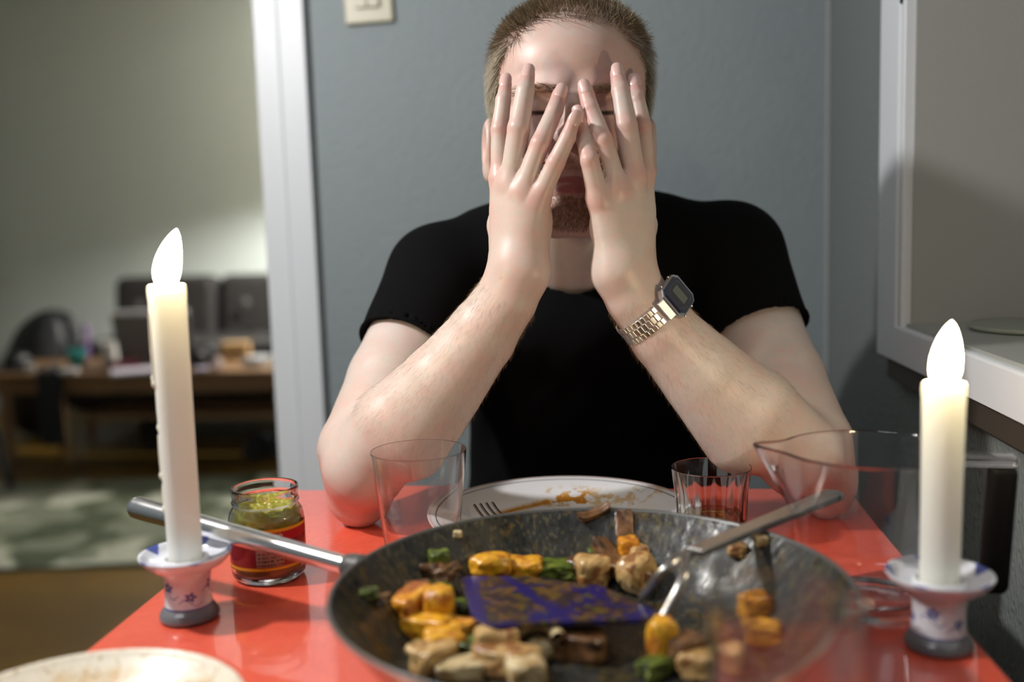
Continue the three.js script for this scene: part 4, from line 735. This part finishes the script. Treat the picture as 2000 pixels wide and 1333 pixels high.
const armR = uni(0.010,
  chain(0.004, [[P(1218, 530, 0.868), 0.0215], [P(1240, 562, 0.873), 0.0230], [P(1296, 640, 0.880), 0.0275], [P(1378, 728, 0.888), 0.0345], [P(1470, 805, 0.897), 0.0405], [P(1565, 892, 0.905), 0.0385], [ELR, 0.0295]]),
  chain(0.004, [[P(1200, 540, 0.862), 0.0180], [P(1232, 588, 0.868), 0.0205], [P(1290, 664, 0.876), 0.0245], [P(1450, 845, 0.895), 0.0385]]),
  chain(0.006, [[SHR, 0.052], [P(1482, 645, 1.05), 0.0440], [P(1522, 745, 1.005), 0.0450], [P(1580, 870, 0.935), 0.0400], [ELR.clone().add(V(0.0, 0.008, -0.004)), 0.0300]]),
  rc(ELR.clone().add(V(0.0, -0.010, 0.004)), ELR.clone().add(V(0.002, 0.02, 0)), 0.0200, 0.026));
const skinField = uni(0.0, uni(0.012, headField, uni(0.03, neck, trunkSkin), ), uni(0.0, uni(0.016, armL, handL), uni(0.016, armR, handR)));
// ---- colours of the skin: pink joints, pale upper arms, flushed face, lips, stubble, freckles
const SK = [0.58, 0.490, 0.435], PINK = [0.60, 0.345, 0.305], PALE = [0.60, 0.530, 0.495], FLUSH = [0.57, 0.350, 0.300], LIP = [0.37, 0.135, 0.130], STUB = [0.235, 0.115, 0.060];
joints.push({ p: ELL.clone().add(V(0, -0.01, 0.01)), r: 0.052, w: 1.1 }, { p: ELR.clone().add(V(0, -0.01, 0.01)), r: 0.052, w: 0.9 });
const moles = [[P(975, 546, 0.845), 0.0022], [P(706, 852, 0.885), 0.0012], [P(820, 800, 0.87), 0.0012], [P(1372, 606, 0.86), 0.0014], [P(1350, 640, 0.86), 0.0013], [P(1520, 760, 0.87), 0.0012]];
function skinShade(x, y, z) {
  const q = toHead(x, y, z), n = fbm(x * 70, y * 70, z * 70, 4), m = fbm(x * 24 + 5, y * 24, z * 24, 3), f = fbm(x * 420, y * 420, z * 420, 3);
  const v = fbm(x * 230 + 3, y * 230, z * 230, 3); let c = SK; let d = 0.00016 * f + 0.0003 * n + 0.00012 * v;
  c = mix3(c, PALE, smooth(-0.925, -0.985, z + 0.012 * m) * 0.8);
  let pk = 0; for (const j of joints) { const dd = Math.hypot(x - j.p.x, y - j.p.y, z - j.p.z) + 0.004 * m; if (dd < j.r * 1.5) pk = Math.max(pk, j.w * smooth(j.r * 1.45, j.r * 0.5, dd)); }
  c = mix3(c, PINK, clamp(pk + 0.16 + 0.45 * m + 0.35 * n + 0.45 * v));
  const inHead = q.z > -0.12 && q.y > -0.115 && Math.abs(q.x) < 0.095 && q.z < 0.099;
  const isHand = ev(handL, x, y, z) < 0.0015 || ev(handR, x, y, z) < 0.0015;
  if (inHead && !isHand) {
    c = mix3(SK, FLUSH, clamp(0.68 + 0.6 * m + 0.4 * n + 0.5 * v));
    const lip = Math.min(Math.hypot(q.x / 0.020, (q.y + 0.0632) / 0.0034), Math.hypot(q.x / 0.018, (q.y + 0.0712) / 0.0044)); if (q.z > 0.06) c = mix3(c, LIP, smooth(1.15, 0.8, lip));
    const goatee = smooth(1.05, 0.75, Math.hypot(q.x / 0.040, (q.y + 0.087) / 0.025) + 0.25 * n) * (q.z > 0.02 ? 1 : 0); c = mix3(c, STUB, goatee * smooth(0.9, 1.3, lip) * clamp(0.55 + 0.9 * f + 0.4 * n));
    const mo = smooth(1.0, 0.7, Math.hypot(q.x / 0.027, (q.y + 0.048) / 0.008) + 0.2 * n) * (q.z > 0.05 ? 1 : 0); c = mix3(c, STUB, mo * clamp(0.35 + 0.8 * f));
    const brow = Math.hypot((Math.abs(q.x) - 0.034) / 0.022, (q.y - 0.0175 + 2.2 * (Math.abs(q.x) - 0.034) ** 2 * 4) / 0.0048); if (q.z > 0.03) c = mix3(c, [0.22, 0.115, 0.06], smooth(1.15, 0.7, brow + 0.3 * n) * 0.6);
    const lash = Math.abs(q.y + 0.0035 - 6 * (Math.abs(q.x) - 0.031) ** 2); if (q.z > 0.04 && Math.abs(Math.abs(q.x) - 0.031) < 0.0145) { c = mix3(c, [0.035, 0.018, 0.012], smooth(0.0022, 0.0009, lash)); d -= 0.0010 * smooth(0.0018, 0.0006, lash); }
    if (q.z > 0.06 && Math.abs(q.y - 0.052 - 0.002 * Math.sin(q.x * 70)) < 0.0012 && Math.abs(q.x) < 0.035) d -= 0.0005;
  } else { for (const [p, r] of moles) { const dd = Math.hypot(x - p.x, y - p.y, z - p.z); if (dd < r * 5 && fbm(x * 900, y * 900, z * 900, 2) > -0.2) c = mix3(c, [0.30, 0.14, 0.08], smooth(r * 1.6, r * 0.8, dd - 0.012 * 0)); } if (f > 0.30) c = mix3(c, [0.45, 0.27, 0.18], 0.10); }
  // creases across the finger joints
  for (const j of joints) if (j.crease) { const dx = x - j.p.x, dy = y - j.p.y, dz = z - j.p.z, dd = Math.hypot(dx, dy, dz); if (dd < 0.0115) { const t = dx * camY.x + dy * camY.y + dz * camY.z; const w = Math.abs(Math.sin(t * 1150 + n * 2)); d -= 0.00035 * smooth(0.35, 0.0, w) * smooth(0.0115, 0.006, dd); } }
  const lum = 1 + 0.10 * v + 0.05 * f; c = [c[0] * lum, c[1] * lum, c[2] * lum];
  return { c, d };
}
const person = thing('person', 'man in a black T-shirt covering his face with both hands', 'person', V(0, 0, 0));
const skin = mat({ color: 0xffffff, vertexColors: true, roughness: 0.43, specularIntensity: 0.95 });
obj('body', meshField(skinField, V(-0.34, 0.735, -1.24), V(0.28, 1.26, -0.79), 0.0019, skinShade), skin, person);
// ---- nails
{
  const nm = mat({ color: lin(0.64, 0.43, 0.39), roughness: 0.28, clearcoat: 0.4, clearcoatRoughness: 0.2 });
  for (const n of nails) {
    const y = n.tip.clone().sub(n.dip).normalize(), up = EYE.clone().sub(n.tip).normalize().applyAxisAngle(y, n.turn); const x = V().crossVectors(y, up).normalize(), z = V().crossVectors(x, y);
    const g = new THREE.SphereGeometry(1, 24, 16, 0, Math.PI * 2, 0, Math.PI * 0.5), p = g.attributes.position;
    for (let i = 0; i < p.count; i++) { let a = p.getX(i), b = p.getZ(i), h = p.getY(i); const e = Math.pow(Math.abs(a) ** 3 + Math.abs(b) ** 3, 1 / 3) || 1, l = Math.hypot(a, b) || 1; a *= l / e; b *= l / e; p.setXYZ(i, a * 0.0056, -b * 0.0072, 0.0012 * h - 0.085 * (a * 0.0056) ** 2 * 1000 * 0.9); }
    g.computeVertexNormals(); const M = new THREE.Matrix4().makeBasis(x, y, z).setPosition(n.tip.clone().addScaledVector(z, n.r * 0.985).addScaledVector(y, 0.0002)); g.applyMatrix4(M);
    obj('fingernail', g, nm, person);
  }
}
// ---- shirt
{
  const sleeve = (S, A, hem, r0, r1, arm) => {
    const dir = A.clone().sub(S).normalize(), h = hem; return { arm, S, dir, h, field: uni(0.006, rc(S, S.clone().addScaledVector(dir, h), r0, r1), { f: (x, y, z) => ev(arm, x, y, z) - 0.0062 }) };
  };
  const aL = P(812, 640, 1.055), aR = P(1482, 645, 1.05);
  const sL = sleeve(SHL, aL.clone().lerp(P(780, 720, 1.02), 0.25), 0.115, 0.0600, 0.0485, armL), sR = sleeve(SHR, aR.clone().lerp(P(1515, 730, 1.01), 0.25), 0.112, 0.0600, 0.0485, armR);
  const capped = (s, arm) => { const e = s.S.clone().addScaledVector(s.dir, s.h - 0.012), d = s.dir, above = { f: (x, y, z) => (x - e.x) * d.x + (y - e.y) * d.y + (z - e.z) * d.z };
    const inner = { f: (x, y, z) => Math.max(ev(arm, x, y, z) - 0.0028, -((x - e.x) * d.x + (y - e.y) * d.y + (z - e.z) * d.z) - 0.009) }; return cut(0.001, cut(0.002, s.field, { f: (x, y, z) => -above.f(x, y, z) }), inner); };
  const ch = P(1150, 770, 1.235);
  const trunk = uni(0.05, ell(P(1148, 640, 1.190), 0.162, 0.150, 0.095), ell(P(1122, 625, 1.105), 0.110, 0.060, 0.066), ell(ch, 0.150, 0.220, 0.105), ell(P(1155, 1000, 1.27), 0.158, 0.16, 0.115),
    rc(SHL, P(1000, 478, 1.12), 0.056, 0.048), rc(SHR, P(1245, 462, 1.12), 0.056, 0.048), rc(P(1000, 520, 1.13), P(1250, 510, 1.13), 0.055, 0.055));
  const collar = { f: (() => { const c = P(1118, 500, 1.07), n = P(1118, 500, 1.07).sub(P(1128, 575, 1.13)).normalize(); return (x, y, z) => ev(neck, x, y, z) - 0.004; })() };
  const cr = P(1116, 543, 1.055), cb = P(1122, 425, 1.19), nx = camX.clone(), ny = V().crossVectors(cb.clone().sub(cr).normalize(), nx).normalize(); const sgn = ny.y > 0 ? 1 : -1;
  const aboveCollar = { f: (x, y, z) => Math.max(-sgn * ((x - cr.x) * ny.x + (y - cr.y) * ny.y + (z - cr.z) * ny.z), ev(neck, x, y, z) - 0.022) };
  const folds = (x, y, z) => 0.0032 * fbm(x * 16 + 2 * y, y * 9, z * 16, 3) + 0.0022 * Math.sin((y * 60 + x * 90 * (x > 0 ? 1 : -1) + 6 * noise(x * 9, y * 9, z * 9))) * clamp(noise(x * 12, y * 12 + 4, z * 12) + 0.2);
  const field = uni(0.012, cut(0.002, cut(0.004, trunk, aboveCollar), collar), capped(sL, armL), capped(sR, armR));
  const shirt = mat({ color: lin(0.0045, 0.0045, 0.0052), roughness: 0.92, specularIntensity: 0.12 });
  const bottom = { f: (x, y, z) => y - 0.52 };
  const g = meshField(cut(0.002, field, bottom), V(-0.36, 0.50, -1.40), V(0.28, 1.12, -0.94), 0.0036, (x, y, z) => ({ c: [1, 1, 1], d: folds(x, y, z) * (0.12 + 0.88 * smooth(0.008, 0.035, Math.min(ev(armL, x, y, z), ev(armR, x, y, z)))) }));
  g.deleteAttribute('color'); g.computeVertexNormals();
  const sh = obj('shirt', g, shirt, person); sh.userData.label = 'black short-sleeved T-shirt';
  // hems: a thin turned edge round each sleeve
  for (const [s, arm] of [[sL, armL], [sR, armR]]) {
    const e = s.S.clone().addScaledVector(s.dir, s.h - 0.013), u = V().crossVectors(s.dir, V(0, 0, 1)).normalize(), v = V().crossVectors(s.dir, u), pts = [];
    for (let i = 0; i < 48; i++) { const a = i / 48 * Math.PI * 2, w = u.clone().multiplyScalar(Math.cos(a)).addScaledVector(v, Math.sin(a)); let r = 0.02; while (ev(s.field, e.x + w.x * r, e.y + w.y * r, e.z + w.z * r) < 0 && r < 0.08) r += 0.0005; pts.push(e.clone().addScaledVector(w, r - 0.0008)); }
    obj('sleeve_hem', new THREE.TubeGeometry(new THREE.CatmullRomCurve3(pts, true), 96, 0.0019, 8, true), shirt, sh);
  }
  // red tab on the sleeve hem
  const c0 = P(1506, 624, 1.0), c1 = P(1527, 650, 1.0), find = (px, py) => { let d = 0.95; for (; d < 1.1; d += 0.0004) { const q = P(px, py, d); if (ev(field, q.x, q.y, q.z) < 0.0022) break; } return P(px, py, d - 0.003); };
  const A = find(1512, 622), B = find(1526, 651), U = B.clone().sub(A), L = U.length(); U.normalize(); const N = camZ.clone().addScaledVector(camX, 0.3).addScaledVector(U, -camZ.dot(U)).normalize(), S = V().crossVectors(U, N).normalize();
  const cv = document.createElement('canvas'); cv.width = 64; cv.height = 160; const x2 = cv.getContext('2d'); x2.fillStyle = '#a81238'; x2.fillRect(0, 0, 64, 160); x2.save(); x2.translate(32, 80); x2.rotate(Math.PI / 2); x2.fillStyle = '#e9b8c4'; x2.font = 'bold 42px serif'; x2.textAlign = 'center'; x2.textBaseline = 'middle'; x2.fillText("LEVI'S", 0, 0, 120); x2.restore();
  const ct = new THREE.CanvasTexture(cv); ct.colorSpace = THREE.SRGBColorSpace;
  const tg = new THREE.BoxGeometry(0.0078, L, 0.0009, 4, 8, 1), tp = tg.attributes.position; for (let i = 0; i < tp.count; i++) tp.setZ(i, tp.getZ(i) + 0.0008 * Math.sin(tp.getY(i) / L * 3));
  tg.computeVertexNormals(); tg.applyMatrix4(new THREE.Matrix4().makeBasis(S.clone().negate(), U.clone().negate(), V().crossVectors(S.clone().negate(), U.clone().negate())).setPosition(A.clone().lerp(B, 0.5).addScaledVector(N, 0.0012))); obj('sleeve_tab', tg, mat({ map: ct, roughness: 0.6 }), sh).userData.label = 'small red woven tab';
}
// ---- trousers (below the table edge)
{
  const hip = V(-0.03, 0.50, -1.30), kn = [V(-0.16, 0.50, -0.88), V(0.10, 0.50, -0.90)], ft = [V(-0.17, 0.10, -0.93), V(0.11, 0.10, -0.95)];
  const f = uni(0.05, ell(hip, 0.17, 0.11, 0.12), ...[0, 1].flatMap((i) => [rc(V(hip.x + (i ? 0.09 : -0.09), 0.50, -1.26), kn[i], 0.085, 0.062), rc(kn[i], ft[i], 0.060, 0.046)]));
  const g = meshField(f, V(-0.30, 0.03, -1.48), V(0.24, 0.66, -0.78), 0.007, null); obj('trousers', g, mat({ color: lin(0.02, 0.025, 0.045), roughness: 0.9 }), person).userData.label = 'dark trousers';
  for (const q of ft) obj('shoe', meshField(uni(0.02, rc(V(q.x, 0.042, q.z - 0.02), V(q.x, 0.030, q.z + 0.15), 0.040, 0.030), rc(V(q.x, 0.05, q.z - 0.01), V(q.x, 0.09, q.z), 0.04, 0.04)), V(q.x - 0.06, 0.001, q.z - 0.08), V(q.x + 0.06, 0.14, q.z + 0.20), 0.005, null), mat({ color: lin(0.02, 0.02, 0.02), roughness: 0.5 }), person);
  const st = thing('kitchen_stool', 'wooden stool under the seated man', 'stool', V(-0.03, 0, -1.34));
  obj('seat', slab(-0.17, 0.17, 0.348, 0.373, -0.16, 0.16, 0.01), brownWood, st);
  for (const [x, z] of [[-0.14, -0.13], [0.14, -0.13], [-0.14, 0.13], [0.14, 0.13]]) obj('leg', new THREE.CylinderGeometry(0.016, 0.014, 0.350, 12).translate(x, 0.175, z), brownWood, st);
}
// ---- hair: a close cap of thousands of short strands on the scalp
const hairAt = (q) => {       // 1 on the hairy scalp, 0 on the face; q in the head's frame
  const ax = Math.abs(q.x), side = q.x < 0 ? 0 : 0.004;
  const front = 0.080 - 0.35 * Math.max(0, ax - 0.030) - 4.5 * Math.max(0, ax - 0.030) ** 2 * 3 - side;     // height of the hairline over the brow
  if (q.z > 0.052 - 0.2 * ax) return q.y > front ? 1 : 0;
  const temple = 0.034 + (q.y - 0.02) * 0.30;                                // hair starts behind this depth at the sides
  if (q.y > 0.073) return 1;
  if (q.y > -0.005) return q.z < Math.min(0.042, temple) - 0.004 ? 1 : 0;
  if (q.y > -0.028) return q.z < 0.018 && (q.z > 0.004 || q.z < -0.030) ? 1 : 0;
  return q.y > -0.075 && q.z < -0.040 ? 1 : 0;
};
{
  const strands = [], cols = [], idx = [], hairMat = mat({ vertexColors: true, color: 0xffffff, roughness: 0.42, side: THREE.DoubleSide });
  const scalp = (dir) => { let r = 0.05; const c = V(0, 0.010, -0.015); while (r < 0.13) { const q = c.clone().addScaledVector(dir, r), d = cranium ? ev(faceField, q.x, q.y, q.z) : 0; if (d > -0.0002) return q; r += Math.max(0.0002, -d * 0.8); } return null; };
  function build(n, pick, len, wid, comb, colour, name, label, seg = 3) {
    const pos = [], col = [], ind = []; let made = 0, tries = 0;
    while (made < n && tries++ < n * 12) {
      const root = pick(); if (!root) continue; made++;
      const e = 0.001, N = V(ev(faceField, root.x + e, root.y, root.z) - ev(faceField, root.x - e, root.y, root.z), ev(faceField, root.x, root.y + e, root.z) - ev(faceField, root.x, root.y - e, root.z), ev(faceField, root.x, root.y, root.z + e) - ev(faceField, root.x, root.y, root.z - e)).normalize();
      const g = comb(root, N), l = len * rr(0.65, 1.2), w = wid * rr(0.7, 1.2), side = V().crossVectors(g, N).normalize(), c = colour(root), b0 = pos.length / 3, wob = rr(-1, 1) * 0.15;
      let p = root.clone().addScaledVector(N, -0.0006), d = g.clone(); const q = V();
      for (let s = 0; s <= seg; s++) { const t = s / seg, ww = w * (1 - 0.75 * t); q.copy(p).addScaledVector(side, ww); q.applyMatrix4(HM); pos.push(q.x, q.y, q.z); q.copy(p).addScaledVector(side, -ww); q.applyMatrix4(HM); pos.push(q.x, q.y, q.z); const k = 0.85 + 0.3 * t; col.push(c[0] * k, c[1] * k, c[2] * k, c[0] * k, c[1] * k, c[2] * k); p.addScaledVector(d, l / seg); d.addScaledVector(side, wob * 0.3).addScaledVector(N, -0.10).normalize(); }
      for (let s = 0; s < seg; s++) { const a = b0 + s * 2; ind.push(a, a + 1, a + 2, a + 1, a + 3, a + 2); }
    }
    const g = new THREE.BufferGeometry(); g.setAttribute('position', new THREE.Float32BufferAttribute(pos, 3)); g.setAttribute('color', new THREE.Float32BufferAttribute(col, 3)); g.setIndex(ind); g.computeVertexNormals(); const o = obj(name, g, hairMat, person); o.userData.label = label; return o;
  }
  const hairCol = (q) => { const t = rnd(), g = fbm(q.x * 40, q.y * 40, q.z * 40, 2); const c = mix3([0.09, 0.07, 0.044], [0.46, 0.38, 0.265], clamp(t * 0.9 + 0.6 * g + 0.08)); return rnd() < 0.12 ? mix3(c, [0.62, 0.55, 0.44], 0.7) : c; };
  build(42000, () => { const d = V(rr(-1, 1), rr(-0.75, 1), rr(-1, 1)); if (d.length() > 1) return null; const q = scalp(d.normalize()); if (!q) return null; const j = V(rr(-1, 1), rr(-1, 1), rr(-1, 1)).multiplyScalar(0.0035); return hairAt(q.clone().add(j)) && !(q.y > 0.07 && q.z > 0.03 && rnd() < 0.45 * smooth(0.03, 0.06, q.z)) ? q : null; }, 0.0165, 0.00034,
    (q, N) => { const top = smooth(0.045, 0.085, q.y); const dir = V(q.x * 3 + rr(-0.3, 0.3), mix(-0.9, 0.25, top) + rr(-0.2, 0.2), mix(-0.35, 0.55, top) + rr(-0.25, 0.25)).normalize(); return dir.addScaledVector(N, -dir.dot(N) + mix(0.55, 0.75, top)).normalize(); }, hairCol, 'hair', 'short dark blond hair receding at the temples');
  const surf = (x, y) => { let z = 0.13; for (let i = 0; i < 60; i++) { const d = ev(faceField, x, y, z); if (d < 0.0002) return V(x, y, z); z -= Math.max(0.0004, d * 0.7); } return null; };
  build(1500, () => { const a = rr(-0.036, 0.036), b = rr(-0.108, -0.070), q = surf(a, b); return q && Math.hypot(a / 0.036, (b + 0.085) / 0.024) < 1 && Math.hypot(a / 0.018, (b + 0.0712) / 0.0055) > 1 ? q : null; }, 0.0045, 0.00016, (q, N) => V(rr(-0.3, 0.3), -0.9, rr(0, 0.3)).normalize().addScaledVector(N, 0.7).normalize(), () => mix3([0.12, 0.05, 0.022], [0.34, 0.17, 0.08], rnd()), 'beard', 'short reddish brown chin beard', 2);
  for (const sd of [-1, 1]) build(210, () => { const a = sd * rr(0.013, 0.056), ax = Math.abs(a), b = 0.0175 + rr(-0.004, 0.004) - 7 * (ax - 0.034) ** 2; return ax > 0.013 ? surf(a, b) : null; }, 0.006, 0.00018, (q, N) => V(Math.sign(q.x) * 0.9, 0.25 + rr(-0.2, 0.2), 0).normalize().addScaledVector(N, 0.35).normalize(), () => mix3([0.12, 0.065, 0.03], [0.28, 0.18, 0.10], rnd()), 'eyebrow', 'light brown eyebrow', 2);
}
// ---- fine hair on the forearms
{
  const pos = [], ind = [];
  for (const [arm, pts, out] of [[armL, [P(985, 566, 0.872), P(930, 650, 0.884), P(845, 752, 0.9), P(760, 850, 0.915)], -1], [armR, [P(1248, 566, 0.872), P(1300, 645, 0.88), P(1380, 735, 0.89), P(1490, 830, 0.9)], 1]]) {
    const cv = new THREE.CatmullRomCurve3(pts);
    for (let i = 0; i < 2600; i++) {
      const t = rnd(), c = cv.getPoint(t), ax = cv.getTangent(t), ang = rr(-2.2, 2.2) + (out > 0 ? 0.35 : -0.35), u = camZ.clone().addScaledVector(ax, -camZ.dot(ax)).normalize(), v = V().crossVectors(ax, u), w = u.multiplyScalar(Math.cos(ang)).addScaledVector(v, Math.sin(ang)); let r = 0.008; while (r < 0.06 && ev(arm, c.x + w.x * r, c.y + w.y * r, c.z + w.z * r) < 0) r += 0.0008;
      const a = c.clone().addScaledVector(w, r - 0.0005), d = w.clone().multiplyScalar(0.35).addScaledVector(ax, 0.75).add(V(rr(-0.3, 0.3), rr(-0.5, 0.1), rr(-0.3, 0.3))).normalize(), l = rr(0.004, 0.0085), s = V().crossVectors(d, camZ).normalize().multiplyScalar(0.00004), m = a.clone().addScaledVector(d, l * 0.55), e = a.clone().addScaledVector(d, l).add(V(0, -0.0008, 0)), b = pos.length / 3;
      for (const q of [a.clone().add(s), a.clone().sub(s), m.clone().add(s), m.clone().sub(s), e]) pos.push(q.x, q.y, q.z); ind.push(b, b + 1, b + 2, b + 1, b + 3, b + 2, b + 2, b + 3, b + 4);
    }
  }
  const g = new THREE.BufferGeometry(); g.setAttribute('position', new THREE.Float32BufferAttribute(pos, 3)); g.setIndex(ind); g.computeVertexNormals(); const o = obj('arm_hair', g, mat({ color: lin(0.32, 0.21, 0.12), roughness: 0.5, side: THREE.DoubleSide }), person); o.userData.label = 'fine light brown hair on the forearms'; o.userData.kind = 'stuff';
}
// ---------------------------------------------------------------- wristwatch
{
  const W = P(1277, 602, 0.877), ax = P(1330, 670, 0.884).sub(P(1250, 575, 0.873)).normalize();       // along the forearm, to the elbow
  const u = camZ.clone().addScaledVector(ax, -camZ.dot(ax)).normalize(), v = V().crossVectors(u, ax).normalize(); if (v.dot(camX) < 0) v.negate();   // u to the viewer, v to the picture's right
  const w = thing('wristwatch', 'slim digital watch with steel link bracelet on the forearm', 'watch', V(0, 0, 0));
  const ring = (a, off = 0) => { const d = u.clone().multiplyScalar(Math.cos(a)).addScaledVector(v, Math.sin(a)); let r = 0.01; while (r < 0.06 && ev(armR, W.x + d.x * r + ax.x * off, W.y + d.y * r + ax.y * off, W.z + d.z * r + ax.z * off) < 0.0006) r += 0.0003; return [W.clone().addScaledVector(d, r).addScaledVector(ax, off), d, r]; };
  const face = 0.72;                                                        // direction of the dial round the wrist
  const [fp, fd] = ring(face), tangent = v.clone().multiplyScalar(Math.cos(face)).addScaledVector(u, -Math.sin(face));
  const FM = new THREE.Matrix4().makeBasis(tangent, ax.clone().negate(), V().crossVectors(tangent, ax.clone().negate())); if (V().crossVectors(tangent, ax.clone().negate()).dot(fd) < 0) FM.makeBasis(tangent.clone().negate(), ax.clone().negate(), V().crossVectors(tangent.clone().negate(), ax.clone().negate()));
  FM.setPosition(fp.clone().addScaledVector(fd, 0.0012));
  const oct = (a, b, k) => { const s = new THREE.Shape(); s.moveTo(-a + k, -b); s.lineTo(a - k, -b); s.lineTo(a, -b + k); s.lineTo(a, b - k); s.lineTo(a - k, b); s.lineTo(-a + k, b); s.lineTo(-a, b - k); s.lineTo(-a, -b + k); s.closePath(); return s; };
  const plate = (a, b, k, z0, d, bev) => { const g = new THREE.ExtrudeGeometry(oct(a, b, k), { depth: d, bevelEnabled: true, bevelThickness: bev, bevelSize: bev, bevelSegments: 2 }); g.translate(0, 0, z0); g.applyMatrix4(FM); return g; };
  const chrome = mat({ color: lin(0.52, 0.52, 0.53), metalness: 1, roughness: 0.2 }), brushed = mat({ color: lin(0.50, 0.51, 0.54), metalness: 0.9, roughness: 0.42 });
  const steelLink = mat({ color: lin(0.66, 0.63, 0.57), metalness: 1, roughness: 0.26 });
  const cs = obj('case', plate(0.0160, 0.0148, 0.0045, 0.0, 0.0046, 0.0008), chrome, w);
  obj('bezel', plate(0.0128, 0.0136, 0.0038, 0.0048, 0.0014, 0.0006), mat({ color: lin(0.006, 0.009, 0.035), roughness: 0.12, clearcoat: 1, clearcoatRoughness: 0.03 }), cs).userData.label = 'dark blue glossy bezel';
  obj('inner_line', plate(0.0100, 0.0108, 0.003, 0.0066, 0.0003, 0.0001), mat({ color: lin(0.14, 0.14, 0.16), roughness: 0.3, metalness: 0.5 }), cs);
  obj('dial', plate(0.0096, 0.0104, 0.003, 0.0069, 0.0002, 0.0001), mat({ color: lin(0.008, 0.010, 0.02), roughness: 0.12, clearcoat: 1 }), cs);
  obj('display', plate(0.0045, 0.0078, 0.0006, 0.0071, 0.0002, 0.0001).translate(fd.x * 0, 0, 0), mat({ color: lin(0.085, 0.100, 0.078), roughness: 0.2, clearcoat: 1 }), cs).userData.label = 'grey-green liquid crystal display';
  const lug = (s) => { const g = new RoundedBoxGeometry(0.0075, 0.0185, 0.0028, 2, 0.0008); g.rotateY(s * 0.55); g.translate(s * 0.0188, 0, 0.0008); g.applyMatrix4(FM); obj('lug_plate', g, brushed, cs); }; lug(1); lug(-1);
  for (const yy of [-0.007, 0.007]) for (const s of [-1, 1]) { const g = new THREE.CylinderGeometry(0.0012, 0.0012, 0.0025, 10); g.translate(s * 0.0075, yy > 0 ? 0.0160 : -0.0160, 0.0028); g.applyMatrix4(FM); obj('push_button', g, chrome, cs); }
  // bracelet links follow the wrist, three to a row
  const fr = ring(face)[2], half = 0.0215 / fr; let a = face - half; const end = face - Math.PI * 2 + half, lg = new RoundedBoxGeometry(0.0036, 0.0052, 0.0016, 2, 0.0005), lw = new RoundedBoxGeometry(0.0036, 0.0066, 0.0016, 2, 0.0005); let row = 0;
  while (a > end) {
    const [p, d, r] = ring(a), [p2] = ring(a - 0.03), tg = p2.clone().sub(p).normalize(), n = V().crossVectors(ax, tg).normalize(); if (n.dot(d) < 0) n.negate();
    for (let c = -1; c <= 1; c++) { const o = obj('bracelet_link', c ? lg : lw, steelLink, w); const sh = c ? 0 : 0.0019, q = p.clone().addScaledVector(n, 0.0007).addScaledVector(ax, c * 0.0062).addScaledVector(tg, sh); o.matrixAutoUpdate = true; o.applyMatrix4(new THREE.Matrix4().makeBasis(tg, ax, V().crossVectors(tg, ax)).setPosition(q)); }
    a -= 0.0040 / r; row++;
  }
}
renderer.render(scene, camera);
